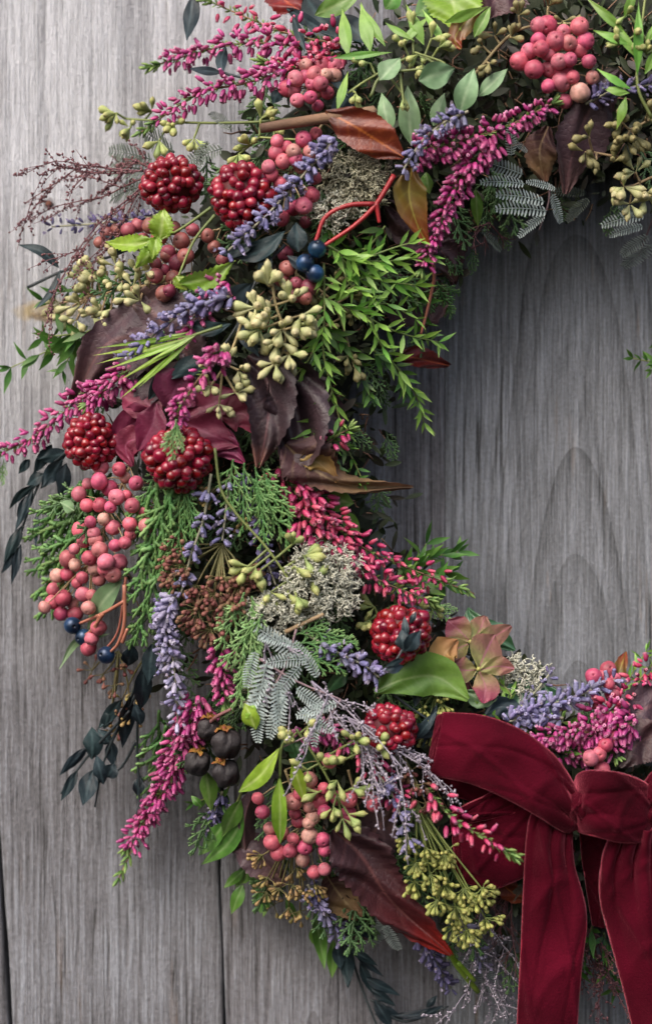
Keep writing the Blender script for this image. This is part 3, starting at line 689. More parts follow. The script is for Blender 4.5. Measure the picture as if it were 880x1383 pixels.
# ------------------------------------------------------------------ wreath base: moss ring and dark filler leaves
base = Thing('wreath_base', 'dark mossy ring under the flowers, carrying the whole wreath', 'wreath base', V(CX-440, -40, 691.5-CY))
mb = MB(); nA, nB = 150, 26; vv = []; cc = []
rs = np.random.RandomState(3); ph = rs.rand(8)*6.28
for i in range(nA):
    a = i/nA*2*math.pi
    for j in range(nB):
        b = j/nB*2*math.pi
        w = 1+.10*math.sin(a*9+ph[0]+2*math.sin(b))+.07*math.sin(a*23+ph[1]+b*2)+.05*math.sin(a*41+b*5+ph[2])
        rr = 505+132*w*math.cos(b); d = 52+55*w*math.sin(b)
        vv.append(V(CX-440+rr*math.cos(a), -max(d, 1.0), 691.5-CY+rr*math.sin(a))); cc.append((.5+.5*math.sin(b*3+a*31), rs.rand(), 0))
i = np.arange(nA)[:, None]; j = np.arange(nB)[None, :]; i2 = (i+1) % nA; j2 = (j+1) % nB
q = np.stack([i*nB+j, i*nB+j2, i2*nB+j2, i2*nB+j], -1).reshape(-1, 4); mb.add(vv, q, None, cc)
base.part('moss_ring', mb, M_moss)
mb = MB(); tw = MB()
for i in range(14000):
    a = rnd(0, 6.283); rr = 515+(rnd(-1, 1)*.62+rnd(-1, 1)*.38)*205
    x = CX+rr*math.cos(a); y = CY+rr*math.sin(a)
    if x < -60 or x > 960 or y < -80 or y > 1450: continue
    p = p3(x, y, rnd(-60, 0)); out = V(math.cos(a), 0, -math.sin(a))
    d = nrm(out*rnd(-.6, 1)*(1 if rr > 470 else -1)+rdir()*.9+CAM*.25)
    if i % 6 == 0:
        tw.tube([p, p+d*12+rdir()*3, p+d*rnd(20, 32)+rdir()*4], [1.4, .7], 4, r=rnd()); continue
    L_ = rnd(12, 30); w = L_*rnd(.1, .24)
    P = [p+d*L_*t+V(0, L_*.15*t*t, 0) for t in (0, .3, .6, .85, 1)]
    blade(mb, P, [w*.2, w*.9, w, w*.6, .1], [w*.2, w*.9, w, w*.6, .1], nrm(CAM+rdir()*.8), fold=.2, nv=0, m=1, r=rnd())
base.part('filler_leaves', mb, M_fill, stuff=True); base.part('filler_twigs', tw, M_wood, stuff=True)

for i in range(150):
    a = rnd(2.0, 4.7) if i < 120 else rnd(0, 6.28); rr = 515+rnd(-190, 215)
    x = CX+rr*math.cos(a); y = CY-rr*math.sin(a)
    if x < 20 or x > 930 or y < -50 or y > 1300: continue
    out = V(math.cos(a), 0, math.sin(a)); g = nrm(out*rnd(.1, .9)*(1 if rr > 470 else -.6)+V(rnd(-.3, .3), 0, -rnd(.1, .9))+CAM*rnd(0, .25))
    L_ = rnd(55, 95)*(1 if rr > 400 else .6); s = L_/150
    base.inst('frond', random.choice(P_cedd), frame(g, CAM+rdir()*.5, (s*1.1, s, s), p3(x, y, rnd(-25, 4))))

# ================================================================== TOP LEFT
G_DL = 'dark preserved leaf sprigs'; G_GL = 'green leaf sprigs'; G_BL = 'burgundy autumn leaves'; G_PB = 'blue berries on red stems'
heather([(415, 62), (330, 58), (262, 72), (196, 92)], 'magenta heather spike near the top edge, the upper of two reaching left over wood', 75, 45)
heather([(470, 60), (400, 48), (340, 26), (262, -8)], 'loose heather spike touching the top edge of the photo, beside a black leaf', 34, 50, red=True, w=1.3)
heather([(400, 92), (330, 112), (265, 128), (185, 182)], 'magenta heather spike over pale green seed pods, the lower of two at the top left', 75, 55)
heather([(460, 70), (410, 90), (350, 82)], 'short crimson heather sprig just above the top left pink berry bunch', 36, 40, red=True)
euc([(157, 152, -1, .2), (176, 172, -.8, .6), (215, 190, -.2, 1), (262, 186, 0, 1), (235, 168, -.3, .3), (205, 150, -.5, -.6)], 'pale green seed pod spray pointing left below the upper heather spikes',
    [(400, 160), (330, 165), (250, 165), (170, 160)], 34, 1, 6, .85)
euc([(338, 196, -.5, .3), (352, 160, .2, -.5), (322, 208, -.3, .7), (372, 165, .4, .2)], 'olive seed pods tucked just left of the cut brown twig end', [(420, 190), (350, 185)], 40, 1, 5, .8)
th = Thing('cut_twig', 'straight cut brown twig end between two pink berry bunches', 'twig', p3(352, 173, 70), None)
mb = MB(); mb.tube(path([(352, 173), (420, 162), (505, 150)], 70, 12), [6.2, 6.8, 7.2], 10); th.part('wood', mb, M_wood)
pepper(zpos([(773, 238), (798, 212), (826, 205), (825, 175), (866, 225), (870, 175), (838, 262), (803, 270), (858, 285), (850, 245), (790, 240), (900, 205), (905, 175), (885, 250), (880, 200), (850, 200), (845, 225)], 0, 0, 2), 'pink berry bunch right above the cut brown twig end', (450, 70), 55)
pepper(zpos([(853, 360), (820, 375), (792, 408), (745, 412), (748, 380), (725, 450), (765, 435), (757, 495), (843, 527), (820, 555), (760, 590), (730, 470), (800, 430), (850, 480), (790, 560), (775, 395), (810, 450), (838, 410)], 0, 0, 2), 'salmon pink berry bunch right below the cut brown twig end', (440, 160), 55)
twigs((215, 232), [(30, 225), (25, 330), (115, 196), (70, 285)], 'maroon brown feathery twig spray reaching far left over the wood', M_maroon, off=32, seed=3, rad=1.2, spr=.75)
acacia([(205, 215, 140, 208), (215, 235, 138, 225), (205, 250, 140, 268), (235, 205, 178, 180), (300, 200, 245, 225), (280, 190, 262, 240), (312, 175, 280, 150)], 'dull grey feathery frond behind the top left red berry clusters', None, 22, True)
drupes(231, 248, 41, 'round dark red berry cluster, leftmost of the two near the top left', 40)
drupes(327, 264, 43, 'round dark red berry cluster touching the top of the long lavender spike', 40)
lavender([(450, 190), (415, 230), (370, 280), (308, 338)], 'long bluish lavender spike lying across the salmon pink berries at the upper left', 0, 78, .0, size=1.15)
lavender([(235, 285), (170, 298), (70, 306)], 'thin lavender sprig lying low over the wood left of the upper red berries', 2, 25, .1, 12, .8, dens=5)
pepper(zpos([(373, 608), (346, 620), (320, 620), (290, 630), (268, 655), (405, 610), (445, 600), (560, 635), (578, 666), (490, 650), (455, 680), (505, 690), (430, 640), (385, 650), (340, 650), (520, 620), (470, 615)], 0, 0, 2)
       + zpos([(590, 65), (572, 120), (610, 140), (600, 15), (668, 15), (690, 100), (560, 85), (640, 40), (560, 40), (625, 95), (590, 150)], 0, 340, 2.667), 'dull red pink berry bunch around the toothed lime green leaves', (320, 300), 34, True)
pepper([(385, 342), (300, 350), (332, 340), (420, 262), (412, 300)], 'few dull red berries left of the upper blue berries', (350, 300), 30, True)
sprig('toothed_leaf_sprig', 'leaf sprig', 'toothed lime green leaves at the upper left, in front of red pink berries',
      [(215, 325, 222, 282, 16), (210, 325, 142, 326, 12, -.08), (215, 330, 182, 362, 11), (240, 382, 318, 352, 13, .1), (238, 372, 252, 392, 10), (212, 318, 205, 350, 9)],
      [[(285, 280), (250, 305), (215, 325)], [(290, 290), (262, 325), (240, 375)]], M_lime, M_greenstem, 72, 'toothed lime leaves', crump=4, serr=.16)
sprig('dark_leaf_sprig', 'dark sprig', 'black green sprig with a bare stem pointing left over the wood at the upper left',
      [(80, 362, 24, 330, 8, .12), (82, 364, 47, 418, 6, -.1), (150, 345, 178, 322, 7), (185, 330, 140, 318, 5)], [[(37, 388), (85, 366), (150, 346), (190, 330)]], M_dark, M_darkstem, 38, G_DL)
sprig('dark_leaf_sprig', 'dark sprig', 'near black leaf hanging at the very top edge left of the heather', [(262, -12, 252, 54, 12), (305, 62, 300, 100, 8, .1), (300, 98, 255, 92, 6), (378, 120, 368, 140, 8), (395, 20, 412, 70, 6)], [[(300, 98), (330, 105)]], M_dark, M_darkstem, 50, G_DL)
sprig('dark_leaf_sprig', 'dark sprig', 'broad slate dark leaves at the top edge beside the green blades',
      [(410, -10, 458, 66, 20), (385, 10, 450, 48, 8), (455, 20, 500, 60, 16), (430, 60, 470, 130, 14), (480, 120, 445, 160, 13)], [], M_dark, M_darkstem, 34, G_DL)
bigleaf('rust brown leaf peeking over the top edge beside the dark slate leaves', [(360, -30), (385, 0), (405, 15)], [4, 26, 28, 3], [4, 22, 20, 3], M_rust, 30, group=G_BL)
# ================================================================== TOP CENTRE AND RIGHT
sprig('green_blade_sprig', 'leaf sprig', 'long narrow bright green blades crossing at the top centre',
      [(500, 70, 487, 2, 9), (470, 76, 462, 10, 9), (520, 62, 485, 5, 6), (448, 78, 530, 70, 5), (540, 60, 580, 20, 6), (455, 150, 470, 95, 6), (572, 60, 548, 5, 8), (600, 60, 570, 12, 6), (600, 30, 660, 8, 7), (520, 30, 560, 55, 5)],
      [], M_fern, M_greenstem, 72, G_GL, 'LA')
sprig('sage_leaf_sprig', 'leaf sprig', 'oval grey green leaves fanned out right of the rust red leaf',
      [(620, 152, 640, 92, 15), (646, 130, 685, 92, 11), (555, 195, 550, 115, 14), (525, 180, 515, 125, 12), (585, 170, 600, 125, 10), (510, 165, 525, 190, 9)],
      [[(620, 150), (600, 170), (570, 185)]], M_sage, M_greenstem, 50, G_GL)
sprig('sage_leaf_sprig', 'leaf sprig', 'two small rounded pale green leaves among pale buds at the top centre',
      [(512, 108, 540, 78, 15), (565, 108, 614, 92, 17)], [[(500, 130), (520, 100), (600, 88), (560, 70)], [(540, 100), (545, 140)]], M_sage, M_greenstem, 84, G_GL)
euc([(557, 38, 0, -1), (582, 52, .4, -.5), (592, 64, .8, 0), (565, 72, 0, 1), (570, 86, -.3, .8), (545, 60, -.5, 0), (480, 125, -.4, .8), (545, 128, 0, 1), (500, 85, -.6, .3)], 'pale green buds on thin stems around the small rounded leaves at the top',
    [(600, 95), (560, 75), (500, 105), (470, 125)], 78, 1, 3, .75, spread=.7)
bigleaf('yellow green broad leaf cut off by the top edge', [(600, -30), (612, 5), (618, 42)], [10, 36, 34, 4], [10, 36, 30, 4], M_lime, 62, crump=5)
bigleaf('small curled olive and red leaf under the yellow green broad leaf', [(650, 12), (628, 28), (614, 52), (622, 66)], [2, 14, 12, 2], [2, 14, 10, 2], M_olivered, 66, crump=5, n=20)
sprig('green_leaf_sprig', 'leaf sprig', 'slim green leaf standing up beside the curled olive leaf at the top', [(640, 50, 662, 8, 8), (560, 20, 600, -10, 14), (520, 12, 540, -15, 12), (425, 20, 490, -10, 14)], [], M_green, M_greenstem, 60, G_GL)
bigleaf('pointed rust red leaf above the tuft of dark lichen', [(440, 150), (475, 168), (510, 190), (545, 212)], [2, 20, 28, 24, 3], [2, 22, 24, 20, 3], M_rust, 75, crump=6, tilt=.2, serr=.03)
bigleaf('olive leaf with a red edge hanging above the red berry stems', [(556, 225), (552, 262), (562, 300), (580, 335)], [3, 22, 20, 11, 1], [3, 20, 18, 8, 1], M_olivered, 66, crump=5, serr=.02, fold=.3)
sprig('green_leaf_sprig', 'leaf sprig', 'small green leaf hanging below the magenta heather on the upper ring', [(642, 255, 645, 306, 8), (575, 232, 580, 262, 9), (540, 270, 556, 300, 8)], [], M_green, M_greenstem, 38, G_GL)
heather([(560, 205), (610, 195), (680, 172), (745, 140)], 'dense magenta heather spike ending below the big pink berry bunch at the upper right', 88, 60, w=1.1, tip=1.0)
heather([(665, 190), (630, 230), (600, 285), (570, 362)], 'dense magenta heather spike hanging down at the upper ring beside the olive red leaf', 95, 60, tip=1.0)
lavender([(632, 150), (600, 165), (570, 190), (545, 228)], 'blue lavender spike crossing the heather at the top centre', 0, 82, .1, size=1.0)
pepper(zpos([(575, 68), (598, 68), (642, 85), (684, 70), (574, 108), (547, 138), (522, 165), (562, 187), (604, 187), (658, 160), (685, 133), (666, 207), (600, 232), (719, 208), (686, 250), (645, 272), (636, 220), (630, 165), (600, 140), (700, 110), (640, 185), (710, 165), (580, 130), (620, 110), (655, 115)], 440, 0, 2), 'big pink berry bunch at the upper right of the photo', (740, 20), 70, R=1.12)
euc([(652, 62, -.5, 0), (668, 48, 0, -1), (690, 50, .3, -.6), (700, 20, .2, -1), (740, 8, .2, -.6), (760, 28, .6, 0), (780, 45, .6, .2), (660, 85, -.4, .6)], 'olive buds around the upper left of the big pink berry bunch', [(640, 100), (700, 40), (790, 30)], 55, 2, 4, .75)
lavender([(790, 140), (830, 122), (890, 112)], 'blurred violet lavender touching the right edge near the top', 2, 62, .1)
bigleaf('large dull burgundy leaf hanging below the big pink berry bunch at the upper right', [(835, 95), (800, 140), (775, 200), (762, 262)], [4, 22, 34, 40, 22, 4], [4, 20, 22, 30, 16, 2], M_burg, 48, crump=9, group=G_BL, tilt=-.2)
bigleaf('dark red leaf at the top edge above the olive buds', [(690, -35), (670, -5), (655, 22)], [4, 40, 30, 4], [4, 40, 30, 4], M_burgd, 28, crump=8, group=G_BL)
bigleaf('small brown leaf below the upper heather, half hidden in shade', [(740, 170), (728, 205), (735, 245)], [4, 20, 22, 4], [4, 20, 18, 4], M_tan, 18, crump=8, group=G_BL)
euc([(840, 165, -.4, -.2), (856, 182, .3, .5), (872, 158, .6, -.3), (845, 190, -.5, .5)], 'olive seed pods at the right edge, the higher of two pod clusters', [(900, 150), (850, 175)], 62, 2, 7, 1.0)
euc([(858, 232, -.2, -.6), (842, 252, -.6, .3), (870, 262, .4, .6), (850, 275, 0, .8)], 'paler seed pods at the right edge, the lower of two pod clusters', [(900, 230), (855, 250)], 66, 0, 7, .95)
euc([(795, 185, -.3, -.5), (805, 215, 0, .4), (828, 218, .8, 0), (790, 205, -.6, .2)], 'few loose round buds over the burgundy leaf at the upper right', [(850, 215), (800, 205)], 66, 2, 3, .85)
acacia([(706, 235, 645, 222), (708, 248, 650, 245), (735, 272, 672, 262), (738, 285, 672, 282), (735, 290, 700, 320), (690, 210, 685, 165), (712, 205, 690, 190), (750, 255, 712, 245), (745, 262, 762, 300)], 'silver grey feathery frond below the upper heather, inside the top of the opening', [[(742, 250), (740, 275), (728, 310)]], 44)
acacia([(870, 290, 812, 305), (868, 305, 822, 318), (875, 318, 838, 350), (880, 330, 845, 368), (862, 290, 835, 282)], 'silver grey feathery frond near the right edge at the top of the opening', [[(885, 285), (862, 345)]], 26)
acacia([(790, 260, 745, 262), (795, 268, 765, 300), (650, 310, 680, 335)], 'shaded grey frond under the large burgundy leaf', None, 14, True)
sprig('green_blade_sprig', 'leaf sprig', 'long bright green narrow leaves at the upper right corner',
      [(860, 100, 862, 0, 7), (852, 120, 805, 92, 6), (850, 125, 812, 118, 6), (850, 60, 800, 40, 6), (862, 80, 820, 20, 6), (845, 45, 790, -5, 6), (845, 130, 832, 175, 6), (870, 100, 890, 60, 6), (842, 25, 860, -20, 6), (870, 60, 895, 20, 5)],
      [[(880, 160), (860, 110), (868, 20), (872, -10)]], M_fern, M_greenstem, 78, G_GL, 'LA')
euc([(845, 20, 0, 0), (872, 72, 0, 0), (858, 46, 0, 0), (836, 60, -1, 0)], 'yellow green buds between the narrow leaves in the upper right corner', [(890, 80), (850, 20)], 82, 1, 3, .7)
lichen(478, 248, 42, 34, 'dark grey lichen tuft below the rust red leaf', M_lichd, 42, 70, 2)
lichen(455, 288, 26, 14, 'small pale lichen tuft beside the red berry stem', M_lich, 50, 26, 3)
th = Thing('blue_berry_stem', 'branched crimson stem with three blue berries left of the olive red leaf', 'berry stem', p3(530, 238, 70), G_PB)
mb = MB()
for s in ([(532, 236), (508, 275), (480, 303), (446, 326), (432, 335)], [(505, 275), (470, 277), (440, 292), (428, 320), (420, 345)], [(508, 275), (512, 300)]): mb.tube(path(s, 70, 20), [3.4, 2.2], 7)
th.part('stem', mb, M_crimstem)
for (x, y) in ((428, 336), (412, 355), (425, 369)): th.inst('berry', P_blue, frame(nrm(CAM+rdir()*.9), rdir(), 1.0, p3(x, y, 74)))
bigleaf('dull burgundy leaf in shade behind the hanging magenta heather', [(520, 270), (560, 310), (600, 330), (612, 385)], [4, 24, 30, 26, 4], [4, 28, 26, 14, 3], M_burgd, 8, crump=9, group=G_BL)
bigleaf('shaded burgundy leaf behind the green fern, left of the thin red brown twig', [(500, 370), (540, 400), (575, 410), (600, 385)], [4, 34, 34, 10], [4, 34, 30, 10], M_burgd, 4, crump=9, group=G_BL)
bigleaf('wine dark leaf deep in the wreath below the olive red leaf', [(585, 330), (600, 345), (612, 380)], [5, 22, 16, 3], [5, 18, 16, 3], M_burg, 14, crump=6, group=G_BL)
th = Thing('thin_twig', 'thin red brown twig curving down beside the green fern into the opening', 'twig', p3(583, 340, 40))
mb = MB(); mb.tube(path([(580, 335), (586, 370), (580, 405), (568, 452)], 40, 20), [2.6, 1.8], 6); th.part('wood', mb, M_coral)
cedar([(590, 380, 605, 432), (600, 355, 625, 372), (590, 385, 618, 402)], 'small cedar tip hanging into the opening below the upper ring', 18, group='small cedar tips')
twigs((660, 300), [(615, 330), (690, 330), (650, 345)], 'dark fine twigs hanging at the top of the opening', M_maroon, L=40, off=10, lv=2, nub=False, seed=8)
# ================================================================== MIDDLE LEFT
sprig('dark_leaf_sprig', 'dark sprig', 'dark slate leaves on a stem running past the pale pods at the upper middle',
      [(300, 415, 342, 382, 14), (255, 437, 312, 437, 10, .12), (320, 430, 350, 482, 11), (285, 490, 225, 512, 13, .1), (318, 348, 385, 312, 14, .1), (402, 340, 400, 300, 13), (355, 380, 362, 335, 9), (388, 345, 425, 372, 9), (300, 345, 345, 330, 8), (225, 500, 200, 540, 10)],
      [[(385, 330), (350, 370), (325, 430), (290, 480), (240, 510)]], M_dark, M_darkstem, 66, G_DL, crump=2)
EP = zpos([(215, 185), (240, 232), (275, 245), (262, 195), (290, 190), (325, 150), (300, 100), (333, 62), (365, 215), (400, 205), (330, 225), (440, 105), (405, 105), (478, 125), (495, 75), (505, 175), (470, 165), (385, 70), (415, 50), (430, 25), (540, 135), (350, 95), (525, 75)], 0, 340, 2.667)
euc([(x, y, (x-185)/90, (y-395)/60) for x, y in EP], 'pale cream green seed pods left of the big burgundy leaf, over the bare wood side', [(240, 380), (180, 388), (120, 400)], 40, 0, 3, .9, spread=1.0)
bigleaf('large dusty burgundy leaf at the left side, between pale pods and lavender', [(240, 470), (190, 455), (140, 470), (96, 545)], [8, 52, 58, 50, 24, 4], [8, 40, 56, 34, 20, 4], M_burg, 36, crump=19, serr=.1, group=G_BL, tilt=.15)
bigleaf('burgundy leaf lobe behind the violet lavender and the green needles at the left', [(265, 500), (235, 455), (205, 420), (182, 402)], [8, 40, 48, 36, 8], [8, 44, 48, 34, 8], M_burg, 26, crump=18, serr=.1, group=G_BL)
bigleaf('burgundy leaf lobe under the green needles, pointing down', [(190, 470), (215, 500), (238, 520), (250, 545)], [8, 36, 34, 6], [8, 44, 36, 6], M_burg, 34, crump=9, serr=.1, group=G_BL)
lavender([(310, 400), (262, 412), (215, 446), (176, 478)], 'violet lavender spike lying on the big burgundy leaf at the left', 0, 76, .0, size=1.2)
sprig('needle_sprig', 'needle sprig', 'bright green needle tuft under the violet lavender at the left',
      [(255, 448, 175, 470, 3), (262, 452, 130, 470, 3), (258, 455, 128, 492, 3), (258, 458, 140, 500, 3), (252, 460, 158, 515, 3), (255, 462, 160, 540, 3), (258, 455, 190, 500, 3), (262, 455, 185, 525, 3), (240, 462, 125, 480, 3), (265, 452, 200, 488, 3)],
      [[(300, 440), (255, 455), (200, 478)]], M_lime, M_greenstem, 78, None, 'LA')
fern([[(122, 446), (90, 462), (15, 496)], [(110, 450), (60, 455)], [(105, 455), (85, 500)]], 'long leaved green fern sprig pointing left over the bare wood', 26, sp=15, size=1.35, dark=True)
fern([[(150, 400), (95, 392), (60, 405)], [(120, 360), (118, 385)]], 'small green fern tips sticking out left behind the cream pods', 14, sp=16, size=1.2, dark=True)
heather([(310, 385), (285, 400), (240, 470)], 'short magenta heather between lavender and dark leaves at the upper left', 40, 62, tip=1.0)
heather([(300, 470), (285, 490), (245, 545), (238, 575)], 'short magenta heather right above a red berry cluster, with a pale green tip', 44, 92, tip=1.0)
cedar([(238, 566, 230, 622), (238, 575, 246, 610), (236, 578, 220, 606)], 'small pale green scaly tip over the lower left red berry cluster', 128, True, 'small cedar tips')
bigleaf('glossy magenta petal between the two left red berry clusters', [(212, 545), (205, 575), (186, 608)], [3, 17, 20, 3], [3, 22, 18, 2], M_petal, 66, 'petal', 'flower petal', crump=3, serr=0, fold=.3, n=24)
th = Thing('wine_hydrangea_head', 'wine dark flower head with broad petals behind the left red berry clusters', 'flower head', p3(235, 550, 30))
for k, (mid, w) in enumerate([([(215, 560), (190, 535), (165, 510)], 30), ([(215, 560), (175, 575), (145, 600)], 26), ([(225, 550), (240, 520), (262, 498)], 32), ([(240, 560), (290, 545), (325, 530)], 32),
                              ([(240, 565), (280, 585), (322, 602)], 30), ([(300, 560), (330, 560), (352, 590)], 24), ([(255, 590), (300, 600), (330, 625)], 22), ([(200, 590), (170, 600), (178, 630)], 20)]):
    bigleaf('', mid, [6, w*.9, w, w*.5, 2], [6, w, w*.8, w*.5, 2], M_petal, 44+k % 3*7, crump=6, serr=0, fold=.15, n=22, nv=5, th=th, part='petal', tilt=rnd(-.3, .3))
heather([(140, 520), (100, 545), (50, 588), (-12, 618)], 'magenta heather spike reaching the left edge of the photo', 66, 40, tip=.93, w=1.1)
heather([(175, 500), (150, 520), (120, 545)], 'short magenta heather tuft above the leftmost lower red berry cluster', 34, 50, tip=1.0)
cedar([(-5, 615, -10, 665), (5, 620, 2, 655)], 'pale green tip cut off by the left edge below the heather', 30, True, 'small cedar tips')
drupes(124, 596, 39, 'dark red berry cluster at the left, just above the large pink berry bunch', 56)
drupes(241, 620, 45, 'glossy dark red berry cluster partly under a pale green tip', 56)
euc([(282, 482, -.5, -.4), (305, 490, .3, -.5), (322, 500, .7, .1), (285, 520, -.7, .4), (296, 545, -.1, 1), (318, 530, .4, .6)], 'cream seed pods hanging in a small bunch left of the dark curled leaf', [(330, 420), (318, 460), (300, 500)], 82, 0, 6, .82)
euc([(362, 385, -.2, -1), (345, 415, -.8, .0), (365, 430, -.3, -.3), (392, 405, .5, -.5), (400, 440, .8, 0), (375, 460, -.5, .6), (390, 478, .2, 1), (350, 445, -.9, .3), (408, 425, .9, .1), (372, 490, -.2, 1), (380, 445, 0, .3)], 'biggest bunch of cream seed pods, right of centre of the upper left ring',
    [(365, 360), (372, 410), (385, 450), (382, 475)], 84, 0, 7, 1.0)
euc([(428, 408, .2, -.4), (440, 440, .2, .4), (470, 400, .4, -.2), (475, 425, .4, .4), (452, 380, 0, -1), (470, 480, .2, .4), (478, 495, 0, 1)], 'olive seed pods half hidden behind the green fern', [(400, 370), (450, 410), (475, 480)], 36, 2, 5, .75)
pepper([(380, 376), (400, 382), (416, 388), (398, 398), (412, 402), (388, 362)], 'few red pink berries above the biggest cream pod bunch', (400, 350), 60, True)
# ================================================================== GREEN FERN AT THE OPENING
fern([[(437, 355), (438, 420), (436, 470), (446, 520), (462, 580)], [(436, 440), (420, 480), (398, 508)], [(448, 530), (432, 565), (420, 590)]], 'bright green fern spray hanging straight down beside the cream pods', 62, size=1.05)
fern([[(430, 400), (480, 420), (535, 448), (592, 462)], [(480, 420), (520, 410), (560, 430)], [(500, 430), (520, 475), (560, 530), (572, 570)], [(450, 410), (470, 385), (500, 372)]], 'bright green fern spray spreading right into the opening', 56, size=1.1)
fern([[(440, 330), (480, 350), (530, 352), (580, 345)], [(470, 345), (500, 375), (560, 385)], [(490, 350), (530, 335), (565, 325)], [(460, 340), (470, 380), (500, 400)]], 'bright green fern spray below the blue berries and lichen', 60, size=1.15)
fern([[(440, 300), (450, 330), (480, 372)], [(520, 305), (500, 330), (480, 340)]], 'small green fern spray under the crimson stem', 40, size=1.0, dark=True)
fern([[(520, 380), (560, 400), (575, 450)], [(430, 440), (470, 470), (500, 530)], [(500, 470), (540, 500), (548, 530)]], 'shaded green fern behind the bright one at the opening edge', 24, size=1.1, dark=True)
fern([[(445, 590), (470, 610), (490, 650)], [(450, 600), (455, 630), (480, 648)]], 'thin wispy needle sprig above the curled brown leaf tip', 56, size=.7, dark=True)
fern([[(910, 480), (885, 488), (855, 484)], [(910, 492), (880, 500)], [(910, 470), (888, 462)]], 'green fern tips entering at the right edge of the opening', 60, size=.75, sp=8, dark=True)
bigleaf('small coppery brown leaf pointing right into the opening', [(535, 480), (565, 484), (606, 494)], [3, 12, 18, 12, 2], [3, 10, 12, 9, 2], M_rust, 22, crump=6, n=28, group=G_BL)
# ================================================================== CURLED BURGUNDY LEAVES IN THE MIDDLE
bigleaf('dark burgundy leaf folded lengthwise with a tan curled tip, below the pale pods', [(335, 480), (362, 520), (360, 580), (348, 632)], [8, 26, 34, 34, 26, 14, 3], [8, 20, 34, 28, 20, 14, 3], M_burgtan, 60, crump=18, serr=.06, fold=.8, group=G_BL)
bigleaf('dark burgundy leaf with deep folds, right of the folded one', [(370, 490), (395, 530), (402, 590), (385, 650)], [8, 34, 42, 38, 28, 4], [8, 28, 40, 34, 22, 4], M_burgdk, 52, crump=20, serr=.06, fold=.7, group=G_BL)
bigleaf('burgundy leaf behind the folded ones, under the green fern', [(380, 500), (420, 540), (425, 590), (430, 630)], [8, 30, 38, 34, 12], [8, 40, 34, 30, 10], M_burgdk, 24, crump=12, fold=.3, group=G_BL)
bigleaf('broad leaf patched brown, olive and tan, ending in a long thin tip over the opening', [(385, 600, 8), (420, 632, 12), (470, 655, 10), (556, 658, -5)], [10, 42, 34, 16, 9, 2], [10, 30, 20, 12, 8, 2], M_tan, 56, crump=11, serr=.12, group=G_BL, fold=.25, n=60)
bigleaf('pale olive leaf scrap lying on the patched brown leaf', [(405, 620, 6), (430, 625, 8), (455, 650, 4)], [4, 20, 14, 2], [4, 14, 14, 2], M_hydtan, 62, crump=6, n=24, group=G_BL)
heather([(440, 600), (455, 588), (470, 580)], 'single pale pink heather tip above the patched brown leaf', 7, 72, red=True, tip=1.0)
# ================================================================== LOWER LEFT
cedar([(130, 640, 40, 800), (110, 650, 50, 740), (120, 700, 45, 830), (150, 640, 80, 720), (100, 690, 30, 770, -8)], 'green cedar fronds fanning left beside the large pink berry bunch', 30)
cedar([(215, 630, 190, 790), (230, 640, 215, 850), (250, 640, 240, 760), (205, 650, 175, 730), (225, 720, 190, 880), (245, 700, 225, 800, 6), (235, 660, 165, 790, 10), (250, 650, 260, 740)], 'long green cedar fronds hanging right of the large pink berry bunch', 66)
cedar([(330, 625, 320, 720), (345, 630, 350, 720), (350, 625, 385, 710), (335, 640, 400, 735), (315, 620, 300, 690), (360, 640, 345, 740)], 'green cedar fronds just below the dark folded leaves', 62)
cedar([(330, 800, 300, 880), (345, 830, 318, 930), (330, 810, 290, 850), (350, 850, 322, 960), (355, 830, 300, 905, 6), (340, 805, 345, 880)], 'pale green cedar fronds in the centre of the left ring, left of the silver frond', 80, True)
cedar([(400, 870, 480, 858), (395, 860, 440, 835), (400, 880, 470, 900), (385, 865, 425, 905), (420, 850, 482, 880)], 'green cedar frond pointing right towards the violet lavender, above the silver frond', 70)
pos = zpos([(362, 80), (357, 132), (396, 158), (316, 142), (285, 180), (313, 220), (360, 218), (398, 226), (490, 140), (476, 220), (520, 240), (374, 270), (408, 300), (468, 287), (527, 294), (470, 325), (287, 308), (338, 320), (300, 350), (415, 365), (268, 378), (322, 410), (382, 425), (428, 425), (242, 412), (340, 450), (241, 468), (205, 474), (297, 480), (357, 487), (407, 470), (193, 523), (332, 545), (278, 500), (318, 590), (262, 573), (188, 568), (160, 587), (220, 610), (228, 555), (430, 90), (450, 355), (360, 380), (420, 190), (455, 185), (450, 120), (345, 345), (300, 540), (270, 610), (380, 450), (320, 735), (330, 700), (355, 660), (325, 280), (270, 435)], 0, 600, 2.667)
pepper(pos, 'largest hanging bunch of bright pink berries, at the left side of the wreath', (175, 630), 72)
sprig('green_leaf_sprig', 'leaf sprig', 'pale green leaf and a thin curved one between pink berries and blue berries',
      [(165, 785, 118, 850, 15, .06), (148, 856, 80, 904, 6, .2), (100, 690, 82, 678, 9)], [[(170, 780), (160, 850), (140, 880)]], M_sage, M_coral, 60, G_GL)
th = Thing('blue_berry_stem', 'branched coral stems with three blue berries below the large pink berry bunch', 'berry stem', p3(165, 815, 60), G_PB)
mb = MB()
for s in ([(168, 812), (140, 828), (108, 842)], [(140, 828), (125, 850), (112, 860)], [(168, 790), (168, 840), (160, 868), (150, 880)], [(135, 830), (128, 852)], [(165, 868), (172, 850)]): mb.tube(path(s, 74, 14), [2.6, 2.0], 7)
th.part('stem', mb, M_coral)
for (x, y) in ((98, 845), (113, 861), (143, 885)): th.inst('berry', P_blue, frame(nrm(CAM+rdir()*.9), rdir(), 1.0, p3(x, y, 78)))
